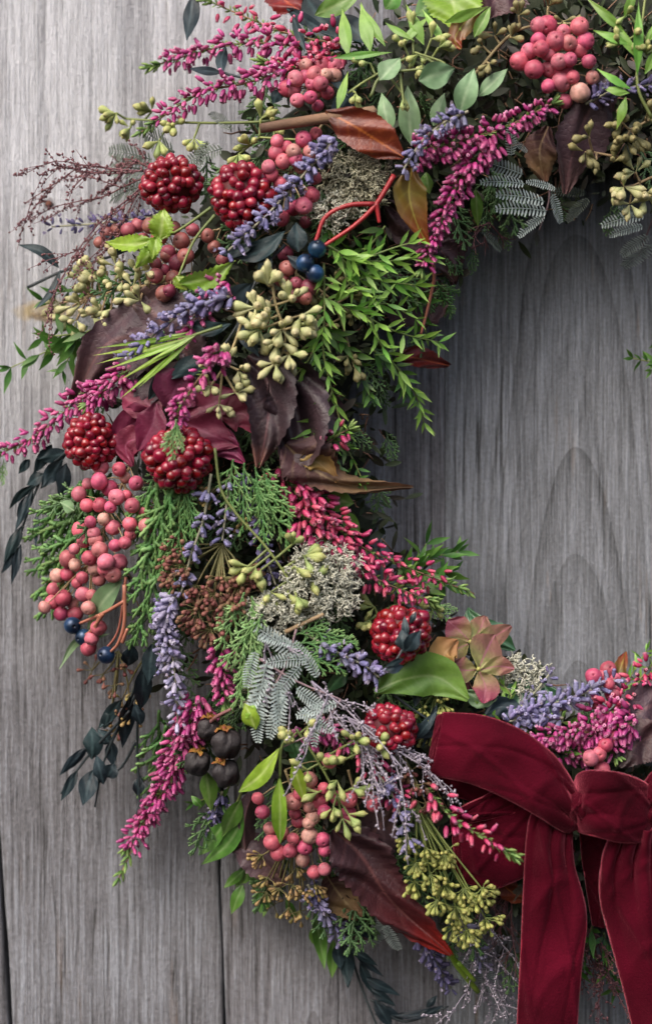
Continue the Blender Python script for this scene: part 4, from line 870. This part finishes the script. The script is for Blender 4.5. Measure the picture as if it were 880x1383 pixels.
sprig('dark_leaf_sprig', 'dark sprig', 'black drooping leaf sprig at the left edge below the heather',
      [(92, 612, 48, 620, 10), (85, 620, 55, 660, 11), (60, 640, 35, 655, 9), (90, 625, 80, 675, 11), (50, 655, 12, 688, 6, .1), (45, 660, 20, 718, 6), (35, 670, 25, 710, 7), (30, 710, 5, 760, 8), (28, 735, 15, 790, 6), (20, 745, 2, 775, 5), (50, 690, 48, 742, 4), (40, 620, 25, 640, 6), (70, 600, 45, 640, 9)],
      [[(90, 610), (60, 640), (38, 690), (20, 750)]], M_dark, M_darkstem, 34, G_DL, crump=3)
lavender([(285, 640), (275, 700), (258, 750), (245, 800)], 'sparse grey lavender sprig hanging over the brown bud clusters', 0, 70, .15, 13, 1.05, bare=1, dens=6)
lavender([(310, 640), (305, 690), (300, 730)], 'second sparse lavender sprig, just right of the one over the brown buds', 0, 58, .15, 13, 1.0, bare=1, dens=5)
lavender([(240, 800), (222, 840), (235, 900), (240, 978)], 'thick faded grey violet lavender spike hanging at the lower left', 1, 66, .1, 10, 1.15)
lavender([(222, 780), (222, 850), (222, 905)], 'violet lavender spike behind the faded one at the lower left', 0, 54, .2, 11, 1.0, dens=6)
lavender([(345, 690), (355, 740), (372, 790)], 'deep violet lavender behind the green stem in the middle of the left ring', 2, 48, .1, 11)
lavender([(335, 640), (330, 665), (340, 700)], 'small dark violet lavender tip between cedar fronds', 2, 30, .1, 11)
tinybuds((300, 735), [(235, 750), (250, 765), (240, 775), (290, 800), (320, 790), (270, 835), (300, 820), (285, 848), (312, 812), (268, 820), (300, 778), (255, 735), (325, 770), (330, 800), (265, 790)], 'rusty brown bud clusters in the middle of the left ring', 0, 24, 60, .95, sp=22)
tinybuds((320, 640), [(285, 665), (255, 672), (262, 700), (330, 700), (245, 690)], 'small greenish brown buds under the glossy red berry cluster', 2, 9, 40, .85)
tinybuds((160, 880), [(140, 910), (155, 925), (125, 905), (165, 900), (150, 960), (175, 950), (150, 985)], 'rusty bud sprig below the lower blue berries', 0, 9, 26, .9)
tinybuds((200, 880), [(165, 945), (178, 965), (160, 985), (185, 930)], 'straw coloured seed sprig behind the dark leaves at the lower left', 2, 9, 18, .85)
euc([(395, 735, .2, -1), (410, 750, .9, 0), (398, 765, .2, .8), (420, 780, .8, .2), (345, 765, -.6, .6), (365, 800, 0, 1), (388, 800, .1, .8), (400, 805, .6, .6), (335, 765, -.9, .0), (352, 770, .5, .4)], 'green seed pods on a long bent olive stem in the middle of the left ring',
    [(290, 605), (298, 660), (320, 695), (360, 740), (395, 790)], 78, 1, 4, .88, spread=.8)
lichen(435, 785, 52, 46, 'pale lichen tuft left of the crimson heather', M_lich, 62, 120, 4)
lichen(372, 826, 34, 17, 'pale lichen tuft just above the silver frond', M_lich, 66, 50, 5)
lichen(345, 935, 16, 26, 'small lichen scrap behind the silver frond', M_lichd, 30, 20, 6)
th = Thing('cut_twig', 'short straw brown twig under the pale lichen', 'twig', p3(388, 852, 72)); mb = MB(); mb.tube(path([(385, 854), (410, 842), (436, 830)], 72, 8), [3, 2.4], 7); th.part('wood', mb, M_stalk)
heather([(395, 655), (440, 700), (500, 745), (640, 802)], 'crimson pink heather spike reaching right into the opening, the longer of two', 90, 44, red=True, w=1.5, tip=.92)
heather([(405, 690), (450, 735), (505, 780), (590, 815)], 'crimson pink heather spike, the lower and shorter of two beside pale lichen', 66, 52, red=True, w=1.4, tip=.95)
heather([(375, 630), (395, 665), (410, 690)], 'crimson heather bells under the patched brown leaf', 26, 30, red=True, tip=1.0)
euc([(505, 820, -.4, .3), (530, 800, .3, -.4), (560, 812, .4, 0), (585, 822, .6, .3), (500, 840, -.6, 0), (520, 825, 0, .5)], 'green pods between crimson heather and the red berry cluster at the opening', [(480, 850), (540, 815), (590, 825)], 34, 1, 4, .8)
cedar([(575, 815, 612, 838), (590, 818, 618, 825)], 'pale cedar tip above the red berry cluster at the opening', 32, True, 'small cedar tips')
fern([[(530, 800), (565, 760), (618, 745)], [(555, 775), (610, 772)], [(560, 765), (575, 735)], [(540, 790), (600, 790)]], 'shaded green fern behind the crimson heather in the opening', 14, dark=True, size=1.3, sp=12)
sprig('green_leaf_sprig', 'leaf sprig', 'green leaf half hidden under the patched brown leaf', [(440, 672, 478, 680, 15), (400, 640, 420, 670, 8), (462, 692, 486, 720, 10)], [], M_green, M_greenstem, 20, G_GL)
drupes(541, 858, 44, 'dark red berry cluster at the edge of the opening with small dark leaves across it', 48)
sprig('dark_leaf_sprig', 'dark sprig', 'small dark leaves lying across the red berry cluster at the opening', [(548, 862, 546, 832, 5), (553, 842, 562, 826, 4), (545, 880, 542, 850, 11), (546, 880, 568, 852, 10), (520, 905, 545, 900, 7), (545, 890, 520, 900, 4)], [[(548, 840), (544, 875), (525, 905)]], M_dark, M_darkstem, 108, G_DL)
th = Thing('hydrangea_head', 'green and dusky pink flower head at the edge of the opening', 'flower head', p3(640, 880, 30))
hp = [([(646, 903), (655, 882), (668, 858)], 24), ([(648, 905), (672, 900), (694, 903)], 12), ([(647, 907), (655, 928), (652, 950)], 17), ([(643, 905), (625, 905), (608, 898)], 17),
      ([(636, 866), (648, 850), (655, 832)], 15), ([(638, 868), (662, 862), (690, 846)], 14), ([(634, 866), (618, 850), (604, 838)], 18), ([(632, 870), (612, 878), (596, 884)], 18), ([(600, 880), (610, 905), (632, 935)], 16)]
for k, (mid, w) in enumerate(hp): bigleaf('', mid, [2, w*.65, w*.98, w*1.08, w*.75, 2], [2, w*.65, w*.95, w*1.02, w*.7, 2], M_hyd, (52, 58, 50, 46, 40, 48, 38, 36, 30)[k], crump=1.8, serr=0, fold=.12, n=22, nv=5, th=th, part='petal', tilt=rnd(-.2, .2))
for (x, y) in ((646, 904), (635, 867)):
    q = MB(); q.lathe([(-3, .1), (-2, 2.6), (0, 3.2), (2, 2.4), (3, .1)], 8, M=frame(CAM, V(0, 0, 1), 1, p3(x, y, 62 if y > 880 else 52))); th.part('eye', q, M_tbg)
bigleaf('', [(610, 905), (600, 885), (618, 865)], [3, 20, 22, 3], [3, 14, 16, 3], M_hydtan, 60, crump=6, n=18, th=th, part='petal')
bigleaf('broad glossy green leaf between the two lower red berry clusters', [(505, 935), (545, 918), (590, 915), (632, 945)], [3, 24, 32, 26, 3], [3, 16, 26, 22, 3], M_green, 58, crump=4, serr=0, fold=.12, name='leaf')
bigleaf('dark green pointed leaf behind the hydrangea at the opening', [(630, 880), (660, 860), (695, 878)], [3, 26, 20, 2], [3, 20, 14, 2], M_deep, 14, crump=4, n=20)
bigleaf('dark green pointed leaf tip above the hydrangea', [(625, 870), (635, 840), (632, 820)], [3, 20, 10, 1], [3, 20, 12, 1], M_deep, 12, crump=4, n=20)
drupes(527, 985, 38, 'bright red berry cluster left of the velvet bow, partly pale', 50, 90)
lavender([(405, 850), (445, 876), (490, 898), (512, 915)], 'violet lavender tip pointing right beside the broad glossy green leaf', 0, 66, .25, 10, 1.15)
sprig('dark_leaf_sprig', 'dark sprig', 'dark narrow leaves beside the top left of the velvet bow', [(560, 955, 568, 918, 6), (540, 985, 600, 990, 10), (560, 1000, 590, 960, 7), (590, 950, 570, 1010, 6)], [[(520, 930), (560, 960), (600, 985)]], M_dark, M_darkstem, 40, G_DL)
tinybuds((590, 930), [(572, 955), (585, 968), (580, 990), (595, 950), (600, 1000)], 'small yellow green buds beside the top left corner of the bow', 1, 12, 34, .8)
acacia([(395, 870, 348, 862), (400, 885, 338, 850), (415, 890, 360, 900), (405, 900, 372, 948), (360, 895, 352, 985), (430, 915, 395, 870), (375, 920, 385, 990), (385, 940, 365, 1000), (405, 960, 450, 985), (455, 950, 400, 970), (430, 950, 425, 1010), (360, 920, 330, 975), (345, 880, 335, 930), (350, 950, 350, 1005), (400, 930, 445, 958)],
       'silver grey feathery frond in the middle of the lower left ring', [[(400, 850), (385, 900), (350, 960)], [(350, 890), (400, 920), (460, 945)], [(460, 945), (430, 985), (380, 1010)]], 86)
twigs((420, 920), [(480, 1010), (530, 1060), (600, 1085)], 'lilac grey twig spray running from the silver frond towards the bow', M_limo, off=82, seed=11, rad=1.35, lv=2, spr=1.2, group='lilac grey twig sprays')
twigs((470, 970), [(620, 1062), (615, 1030), (560, 1110)], 'lilac grey twig spray ending on the left side of the bow', M_limo, off=88, seed=12, rad=1.35, lv=2, spr=.8, group='lilac grey twig sprays')
twigs((360, 860), [(420, 900), (370, 1000), (345, 950)], 'lilac grey twig spray over the left part of the silver frond', M_limo, off=80, seed=13, rad=1.0, lv=1, group='lilac grey twig sprays')
# ================================================================== BOTTOM LEFT
sprig('dark_leaf_sprig', 'dark sprig', 'large dark slate leaf sprig hanging over the wood at the lower left',
      [(125, 1025, 124, 982, 14), (150, 1005, 132, 985, 10), (118, 1010, 80, 1048, 8), (105, 1040, 82, 1082, 7), (125, 1040, 112, 1088, 13), (140, 1060, 130, 1020, 10), (145, 1050, 155, 1032, 11), (165, 945, 132, 985, 9), (175, 940, 165, 1010, 11), (185, 1075, 190, 1048, 8), (150, 1000, 152, 1035, 9), (195, 900, 190, 960, 12), (172, 900, 180, 870, 11), (205, 870, 200, 925, 12), (190, 980, 182, 950, 9), (140, 985, 150, 955, 8)],
      [[(200, 880), (170, 960), (140, 1030), (128, 1090)], [(190, 920), (185, 1000), (188, 1070), (184, 1100)], [(175, 960), (120, 1020), (82, 1072)], [(185, 1000), (165, 1035), (145, 1050)], [(205, 900), (150, 1000)]], M_dark, M_darkstem, 50, G_DL, crump=3)
heather([(268, 940), (250, 1000), (215, 1070), (156, 1196)], 'long dense magenta heather spike hanging over the wood at the lower left', 125, 42, w=1.3, tip=.9)
heather([(250, 975), (240, 1035), (200, 1100), (170, 1150)], 'shorter magenta heather spike beside the long one at the lower left', 70, 34, w=1.2, tip=.95)
cedar([(215, 960, 205, 1060), (225, 980, 190, 1090)], 'green cedar strands between dark leaves and magenta heather at the lower left', 16, group='small cedar tips')
heather([(300, 870), (300, 910), (305, 948)], 'short magenta heather left of the silver frond', 34, 46, tip=1.0)
th = Thing('black_pod_cluster', 'cluster of wrinkled black pods with ochre caps at the lower left', 'seed pods', p3(290, 990, 60))
for (x, y, s, dx, dy) in ((266, 1031, 1.0, -.1, 1), (305, 1005, 1.15, .1, 1), (305, 1045, 1.05, .3, .8), (280, 985, .85, -.3, 1)):
    mb = MB(); C = p3(x, y, 62); rs = np.random.RandomState(x)
    prof = [(-17*math.cos(math.pi*i/22), max(.01, 17.5*math.sin(math.pi*i/22)**.8*(1-.12*math.cos(math.pi*i/22)))) for i in range(23)]
    mb.lathe(prof, 40, M=frame(nrm(V(-dx, -.25, dy)), CAM+rdir()*.4, s, C))
    a = mb.v[0]-C; ph = rs.rand(8)*6; up = nrm(V(-dx, -.25, dy)); a_, b_ = side_frame(up); th0 = np.arctan2(a@a_, a@b_); hh = (a@up)/(17*s)
    k_ = 1-.13*np.abs(np.cos(th0*1.5+ph[0]))**6-.06*np.abs(np.sin(th0*4+ph[1]+hh*2))**3+.05*np.sin(hh*5+th0*2+ph[2])-.05*np.abs(np.sin(th0*7+hh*4+ph[3]))**4
    mb.v[0] = C+a*k_[:, None]
    pod = th.part('pod', mb, M_pod)
    cb = MB(); T0 = C+up*15.5*s; cb.tube([T0-up*2, T0+up*5], [3.5, 2.5], 6)
    for j in range(4):
        g = nrm(a_*math.cos(j*1.57+.5)+b_*math.sin(j*1.57+.5)+up*rnd(.1, .6))
        blade(cb, [T0, T0+g*5+up*1, T0+g*9+up*1, T0+g*13-up*rnd(0, 5)], [2, 5, 4.5, .4], [2, 5, 4, .4], up, nv=0, m=2, crump=2)
    th.part('cap', cb, M_calyx)
mb = MB(); mb.tube(path([(268, 992), (290, 970), (312, 958)], 66, 10), [2.6, 2], 6); th.part('stem', mb, M_maroon)
sprig('green_leaf_sprig', 'leaf sprig', 'two bright green leaves in front of the lower pink berries',
      [(378, 1140, 378, 1045, 11), (322, 1070, 378, 1010, 12, .08), (395, 1030, 412, 1085, 9), (345, 985, 330, 950, 12), (330, 955, 345, 970, 10)], [[(378, 1050), (380, 1010), (395, 990)]], M_lime, M_greenstem, 88, G_GL, crump=2.5)
sprig('green_leaf_sprig', 'leaf sprig', 'green leaves hanging under the black pods',
      [(278, 1042, 285, 1096, 12), (325, 1080, 300, 1130, 12), (305, 1110, 272, 1155, 11), (330, 1100, 272, 1168, 12, -.1), (272, 1090, 258, 1075, 5)], [[(330, 1060), (310, 1110)]], M_green, M_greenstem, 38, G_GL)
sprig('green_leaf_sprig', 'leaf sprig', 'small green leaves hanging in a tuft below the rolled burgundy leaf',
      [(335, 1168, 318, 1200, 8), (330, 1175, 302, 1200, 7), (345, 1172, 345, 1205, 9), (328, 1195, 312, 1235, 9), (350, 1200, 352, 1235, 8), (338, 1175, 322, 1195, 8), (362, 1205, 355, 1240, 6), (385, 1215, 402, 1245, 6)], [[(340, 1160), (342, 1200)]], M_green, M_greenstem, 26, G_GL)
lavender([(300, 1070), (292, 1090), (285, 1118)], 'small shaded lavender tip between green leaves under the black pods', 2, 22, .1, 10, .9)
fern([[(310, 1060), (290, 1110)], [(300, 1070), (262, 1085)]], 'tiny dark fern tips under the black pods', 16, dark=True, size=.7)
bigleaf('rolled burgundy leaf left of the lower pink berries', [(340, 1075), (330, 1110), (332, 1160)], [6, 14, 17, 14, 8], [6, 12, 14, 12, 8], M_burg, 40, crump=4, fold=-.9, nv=5, group=G_BL)
bigleaf('burgundy leaf lying flat under the lower pink berries', [(305, 1140), (340, 1150), (385, 1195)], [4, 26, 24, 6], [4, 22, 26, 8], M_burg, 30, crump=8, group=G_BL)
pos = zpos([(102, 316), (118, 366), (228, 328), (246, 400), (290, 345), (342, 365), (288, 450), (228, 462), (270, 492), (218, 505), (176, 513), (152, 476), (147, 426), (262, 538), (304, 583), (342, 572), (336, 465), (345, 500), (285, 405), (430, 320), (325, 330), (360, 180), (300, 385), (190, 440), (250, 300), (235, 370), (340, 280), (300, 300), (285, 250)], 310, 960, 2.667)
pepper(pos, 'pink berry bunch behind the bright green leaves at the bottom of the ring', (385, 1040), 66)
pepper([(496, 1073), (505, 1086), (470, 1100), (455, 1078)], 'four pink berries just right of the pink tipped pods', (470, 1040), 62)
euc([(415, 1040, -.7, .1), (440, 1035, .1, -.7), (455, 1055, .3, .3), (450, 1090, -.2, 1), (470, 1100, .5, .8), (475, 1065, .9, .1), (430, 1070, -.6, .6), (480, 1000, .2, -.3), (510, 1005, .6, 0), (395, 995, -.2, 0), (416, 982, 0, -.2), (462, 1105, 0, 1)], 'pink tipped green seed pods above the big red tipped burgundy leaf',
    [(400, 985), (430, 1030), (455, 1075)], 84, 1, 4, .88, spread=.85)
sprig('green_leaf_sprig', 'leaf sprig', 'dark green leaf behind the pink tipped pods', [(395, 1000, 420, 1040, 16), (470, 905, 440, 935, 10), (385, 990, 400, 1020, 12)], [], M_deep, M_greenstem, 40, G_GL)
bigleaf('large burgundy leaf with a bright red tip at the bottom of the ring', [(450, 1120), (490, 1160), (530, 1220), (608, 1290)], [8, 30, 36, 32, 28, 20, 4], [8, 34, 38, 32, 28, 20, 3], M_burgred, 52, crump=17, serr=.1, group=G_BL, fold=.4, n=60)
bigleaf('burgundy leaf lobe standing behind the large red tipped one', [(480, 1170), (500, 1130), (530, 1095)], [8, 40, 34, 6], [8, 40, 32, 6], M_burg, 34, crump=10, group=G_BL)
bigleaf('olive and brown leaf scrap left of the red tipped burgundy leaf', [(440, 1180), (455, 1205), (485, 1240)], [4, 20, 26, 8], [4, 20, 24, 8], M_tan, 26, crump=7, group=G_BL)
bigleaf('dark wine leaf below the small brown buds at the bottom', [(465, 1210), (480, 1250), (470, 1275)], [4, 22, 20, 4], [4, 20, 22, 4], M_burgd, 20, crump=6, group=G_BL)
lavender([(505, 1040), (530, 1075), (552, 1135)], 'violet lavender sprig falling over the right lobe of the burgundy leaf', 0, 74, .25, 13, 1.1, dens=6)
lavender([(415, 1195), (435, 1225), (462, 1268)], 'violet lavender tip hanging below the small brown buds', 0, 44, .1, 11, 1.1)
lavender([(560, 1255), (585, 1295), (608, 1335)], 'lavender tip hanging just below the red leaf tip', 2, 24, .2, 11, 1.0)
lavender([(620, 1240), (640, 1275), (650, 1300)], 'pale lavender tip in the blurred twigs left of the ribbon tail', 1, 18, .2, 12, .9)
tinybuds((400, 1120), [(362, 1185), (378, 1200), (395, 1195), (370, 1222), (390, 1225), (410, 1205), (425, 1195), (355, 1155), (400, 1172), (360, 1205), (405, 1230)], 'olive brown tiny buds under the pink berries at the bottom', 2, 12, 54, .8)
tinybuds((560, 1080), [(548, 1130), (560, 1165), (580, 1180), (600, 1195), (615, 1225), (640, 1215), (655, 1240), (630, 1255), (590, 1215), (600, 1150), (650, 1200), (612, 1250), (575, 1145), (560, 1190), (625, 1200)], 'yellow green tiny buds below the left loop of the bow', 1, 19, 58, .95, sp=18)
tinybuds((540, 1010), [(560, 1060), (575, 1085), (550, 1040)], 'rusty green tiny buds left of the bow, among lilac twigs', 0, 12, 50, .85)
heather([(575, 1065), (610, 1105), (650, 1130), (700, 1160)], 'sparse crimson heather sprig lying across the left loop of the bow', 20, 98, red=True, w=1.2, tip=.88)
heather([(480, 990), (520, 1060), (545, 1090)], 'crimson heather bits among lilac twigs left of the bow', 24, 58, red=True, w=1.6, tip=1.0)
heather([(400, 1000), (440, 985), (470, 1010)], 'dark magenta heather bits under the silver frond', 24, 30, tip=1.0)
sprig('dark_leaf_sprig', 'dark sprig', 'dark sprig with forked leaves hanging below the ring at the bottom edge',
      [(465, 1270, 470, 1335, 12), (455, 1275, 460, 1310, 9), (470, 1280, 510, 1305, 6), (480, 1290, 518, 1320, 5), (485, 1300, 505, 1345, 7), (490, 1320, 540, 1345, 7), (500, 1335, 535, 1360, 7), (505, 1360, 545, 1378, 8), (530, 1372, 600, 1358, 6, .08), (560, 1375, 600, 1362, 5), (478, 1245, 508, 1270, 8), (505, 1350, 530, 1390, 9), (575, 1362, 590, 1345, 5)],
      [[(465, 1250), (480, 1310), (500, 1365), (515, 1400)], [(500, 1350), (545, 1380), (605, 1360)]], M_dark, M_darkstem, 26, G_DL, crump=3)
sprig('green_leaf_sprig', 'leaf sprig', 'narrow green leaves hanging below the ring beside the dark sprig', [(425, 1230, 438, 1310, 10), (450, 1270, 448, 1322, 9), (420, 1255, 430, 1282, 7)], [[(420, 1200), (430, 1240)]], M_green, M_greenstem, 22, G_GL)
acacia([(530, 1230, 510, 1280), (520, 1250, 542, 1285), (530, 1240, 505, 1262)], 'small silver frond tip below the red tipped leaf', None, 16, group='small silver frond tips')
acacia([(645, 1290, 620, 1335), (650, 1300, 640, 1345), (640, 1285, 610, 1310), (660, 1310, 672, 1345)], 'silver frond low down between red leaf tip and ribbon tail', None, 16, group='small silver frond tips')
twigs((650, 1230), [(640, 1380), (680, 1340), (700, 1390), (610, 1370), (670, 1290)], 'blurred lilac twig spray left of the ribbon tail at the bottom', M_limo, off=12, seed=15, rad=1.2, lv=2, spr=1.5, group='lilac grey twig sprays')
twigs((690, 1190), [(660, 1260), (700, 1290), (640, 1220)], 'dark fine twig tangle between the bud spray and the ribbon tail', M_maroon, off=14, seed=16, nub=False, group='dark twig tangles')
twigs((800, 1250), [(770, 1330), (830, 1330), (820, 1360)], 'dark fine twigs between the two ribbon tails', M_maroon, off=10, seed=17, nub=True, group='dark twig tangles')
th = Thing('cut_flower_stalk', 'cut bright green stalk just below the red leaf tip', 'flower stalk', p3(606, 1282, 34)); mb = MB(); mb.tube(path([(604, 1280), (618, 1305), (645, 1340)], 34, 10), [4, 4.6, 3.5], 8); mb.tube(path([(618, 1300), (640, 1325)], 40, 6), [3, 3], 8); th.part('stem', mb, M_lime)
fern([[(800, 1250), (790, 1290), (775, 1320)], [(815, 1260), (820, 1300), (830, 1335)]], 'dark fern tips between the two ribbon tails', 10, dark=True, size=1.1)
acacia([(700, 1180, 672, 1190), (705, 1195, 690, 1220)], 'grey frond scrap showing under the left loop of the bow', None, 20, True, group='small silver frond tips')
bigleaf('brown leaf scrap under the left loop of the bow', [(670, 1185), (690, 1205), (712, 1215)], [3, 14, 12, 3], [3, 14, 12, 3], M_rust, 20, crump=5, n=20, group=G_BL)
# ================================================================== RIGHT, ABOVE THE BOW
lavender([(690, 972), (735, 955), (785, 938), (830, 918)], 'blue lavender spike above the bow, the longer of two', 0, 58, .0, 11, 1.15)
lavender([(760, 970), (720, 968), (686, 975)], 'short blue lavender spike above the left loop of the bow', 0, 60, .1, 11, 1.05)
lavender([(700, 958), (722, 935), (742, 910)], 'thin lavender tip sticking up into the opening above the bow', 0, 40, .3, 12, .85, dens=4)
heather([(860, 975), (820, 985), (770, 992), (712, 998)], 'dense magenta heather spike right above the bow', 90, 54, w=1.3, tip=1.0)
heather([(830, 960), (800, 975), (830, 1020)], 'loose magenta heather beside the pink berries above the bow', 40, 46, w=1.5, tip=1.0)
heather([(820, 965), (850, 935), (885, 890)], 'crimson heather spike leaving the photo at the right edge above the bow', 46, 40, red=True, w=1.3, tip=1.0)
pepper(zpos([(553, 307), (598, 285), (612, 360), (620, 315), (585, 305), (560, 390), (600, 330)], 560, 780, 2.294), 'pink berries above the bow near the right edge, upper group', (845, 960), 50)
pepper(zpos([(608, 497), (572, 548), (580, 595), (590, 520), (545, 560)], 560, 780, 2.294), 'pink berries hanging down to the knot of the bow', (840, 960), 62)
bigleaf('dark green ivy like leaf left of the lavender above the bow', [(695, 975), (700, 945), (712, 918)], [4, 22, 20, 3], [4, 20, 14, 2], M_deep, 28, crump=4, n=24)
bigleaf('small dark green leaf behind lavender above the bow', [(720, 970), (740, 945), (735, 922)], [4, 22, 16, 3], [4, 20, 14, 2], M_deep, 14, crump=4, n=24)
bigleaf('slate grey leaf between hydrangea and bow', [(655, 965), (680, 955), (715, 970)], [4, 14, 12, 3], [4, 14, 10, 3], M_dark, 40, crump=3, n=20)
bigleaf('pale leaf just under the hydrangea head', [(630, 935), (650, 945), (672, 938)], [4, 12, 12, 3], [4, 12, 10, 3], M_sage, 44, crump=3, n=20)
lichen(705, 918, 28, 18, 'lichen tuft sticking up between hydrangea and lavender', M_lich, 22, 36, 21)
fern([[(675, 960), (690, 940), (668, 915)], [(700, 985), (740, 978), (770, 975)], [(680, 980), (650, 955)]], 'green fern bits just above the left loop of the bow', 36, size=.9)
fern([[(830, 950), (850, 915), (872, 880)], [(850, 930), (885, 905)]], 'green needle sprig at the right edge above the bow', 26, size=.8)
cedar([(860, 975, 895, 925), (850, 1000, 890, 960), (845, 985, 820, 1010)], 'cedar tips at the right edge above the bow', 30, True, 'small cedar tips')
bigleaf('dark burgundy leaf at the right edge above the bow, the upper of two', [(840, 990), (865, 960), (900, 945)], [6, 30, 34, 10], [6, 30, 34, 10], M_burg, 40, crump=9, group=G_BL)
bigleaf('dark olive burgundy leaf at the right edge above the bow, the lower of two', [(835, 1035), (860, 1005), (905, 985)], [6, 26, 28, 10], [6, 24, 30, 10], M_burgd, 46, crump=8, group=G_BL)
bigleaf('small olive leaf tip beside the upper pink berries above the bow', [(830, 920), (838, 900), (845, 880)], [3, 10, 8, 1], [3, 9, 7, 1], M_olivered, 34, crump=3, n=18)
heather([(720, 1012), (760, 1015), (800, 1018)], 'magenta heather low down right behind the bow loop', 30, 34, w=1.5, tip=1.0)
fern([[(735, 1005), (770, 1020), (812, 1022)], [(790, 1030), (820, 1005)]], 'green sprig lying on top of the knot side of the bow', 42, size=.8, dark=True)

# ================================================================== VELVET BOW
bow = Thing('velvet_bow', 'wide crimson velvet ribbon bow tied at the lower right of the wreath', 'bow', pt(800, 1090, 200))
def ribbon(name, A, B, bulge=0.0, label=None, nu=60, nv=36, ripple=2.0, seed=0, th_=2.2, sat=True, pinch=0, pf=5):
    a = spline([pt(*p) for p in A], nu); b = spline([pt(*p) for p in B], nu); rs = np.random.RandomState(seed+5); ph = rs.rand(6)*6.28
    vv = []; cc = []
    for i in range(nu):
        for j in range(nv):
            s = j/(nv-1); u = i/(nu-1); p = a[i]*(1-s)+b[i]*s
            off = bulge*math.sin(math.pi*s)**.8+ripple*(math.sin(u*7+s*3+ph[0])*.6+math.sin(u*13+s*6+ph[1])*.35+math.sin(s*9+ph[2]+u*2)*.3)*math.sin(math.pi*min(1, s+.15))
            if pinch:
                w_ = math.exp(-((1-u) if pinch > 0 else u)*4.2)*abs(pinch)
                off += w_*(abs(math.sin(s*math.pi*pf*.5+ph[3]+u*1.2))**.7*2-1)*math.sin(math.pi*s)**.3
            off += 3.0*max(0, math.sin(u*17+s*6+ph[4]+math.sin(s*4)))**10*math.sin(math.pi*s) + 3.0*max(0, math.sin(u*9-s*8+ph[5]))**14-2.0*max(0, math.sin(u*6+s*11+ph[1]))**18
            vv.append(p+V(0, -off, 0)); cc.append((.5, .5, 0))
    i = np.arange(nu-1)[:, None]*nv; j = np.arange(nv-1)[None, :]
    q = np.stack([i+j, i+nv+j, i+nv+j+1, i+j+1], -1).reshape(-1, 4)
    mb = MB(); mb.add(vv, q, None, cc); o = bow.part(name, mb, M_velvet, label)
    so_ = o.modifiers.new('thickness', 'SOLIDIFY'); so_.thickness = th_*U; so_.offset = 0
    if sat:
        g = np.array(vv).reshape(nu, nv, 3); eb = MB(); eb.tube(g[:, 0], 1.2, 6); eb.tube(g[:, -1], 1.2, 6)
        bow.part('selvage', eb, M_satin, parent=o)
    return o
LB = 190
ribbon('loop', [(598, 963, 226), (650, 967, 246), (700, 985, 258), (745, 1018, 256), (772, 1055, 244), (783, 1085, 226)], [(580, 1046, 226), (640, 1060, 250), (690, 1082, 262), (735, 1108, 260), (762, 1124, 246), (775, 1122, 230)], 14, seed=1, ripple=5, pinch=13, pf=5)
ribbon('loop', [(598, 964, 222), (590, 972, 205), (620, 1000, 190), (680, 1040, 188), (745, 1080, 205)], [(579, 1048, 222), (575, 1052, 205), (602, 1070, 190), (660, 1090, 188), (740, 1120, 205)], 4, seed=2, label='back half of the upper loop')
ribbon('loop', [(765, 1085, 216), (715, 1072, 222), (660, 1085, 218), (618, 1102, 206)], [(775, 1150, 210), (720, 1178, 216), (668, 1200, 212), (626, 1192, 202)], 6, seed=3, ripple=6, label='lower loop in shade', pinch=-9, pf=5)
ribbon('loop', [(618, 1103, 207), (610, 1110, 190), (650, 1120, 182), (720, 1090, 190)], [(626, 1193, 203), (618, 1185, 188), (655, 1180, 182), (720, 1150, 190)], 2, seed=4)
ribbon('loop', [(610, 1098, 224), (640, 1082, 230), (690, 1062, 230), (745, 1066, 226)], [(632, 1112, 214), (660, 1106, 222), (700, 1096, 226), (745, 1086, 226)], 2, seed=12, label='turned fold of the lower loop')
ribbon('tail', [(728, 1090, 226), (714, 1112, 236), (707, 1200, 228), (703, 1300, 220), (697, 1420, 216)], [(772, 1115, 226), (774, 1165, 238), (791, 1235, 236), (784, 1310, 226), (775, 1420, 220)], 8, seed=5, ripple=8, nu=90, pinch=-14, pf=6)
ribbon('tail', [(782, 1115, 214), (786, 1160, 206), (792, 1200, 196), (800, 1250, 186)], [(860, 1118, 214), (856, 1170, 208), (850, 1210, 196), (842, 1256, 186)], 6, seed=6, ripple=4, label='shaded fold behind the knot')
ribbon('tail', [(826, 1120, 240), (812, 1160, 232), (810, 1210, 234), (822, 1262, 228), (840, 1330, 222), (862, 1420, 216)], [(900, 1115, 244), (905, 1180, 250), (920, 1260, 240), (935, 1330, 230), (950, 1420, 220)], 14, seed=7, ripple=9, nu=90, pinch=-17, pf=8)
ribbon('knot', [(774, 1062, 214), (781, 1046, 246), (800, 1041, 268), (835, 1044, 274), (868, 1056, 262), (884, 1070, 236)], [(772, 1110, 214), (782, 1124, 246), (806, 1130, 270), (838, 1138, 274), (866, 1136, 260), (880, 1120, 236)], 12, seed=8, ripple=6, pinch=-15, pf=6, nu=70)
ribbon('knot', [(770, 1064, 218), (763, 1080, 250), (768, 1100, 252), (779, 1122, 232)], [(790, 1052, 240), (792, 1075, 268), (790, 1100, 268), (792, 1122, 244)], 5, seed=9, ripple=2, label='pinched fold beside the knot')
ribbon('loop', [(868, 1060, 246), (885, 1040, 254), (930, 1020, 262), (1010, 990, 240)], [(872, 1118, 246), (890, 1130, 254), (930, 1130, 262), (1010, 1090, 240)], 12, seed=10, ripple=5, pinch=-9, pf=5)
print('objects', len(bpy.data.objects))
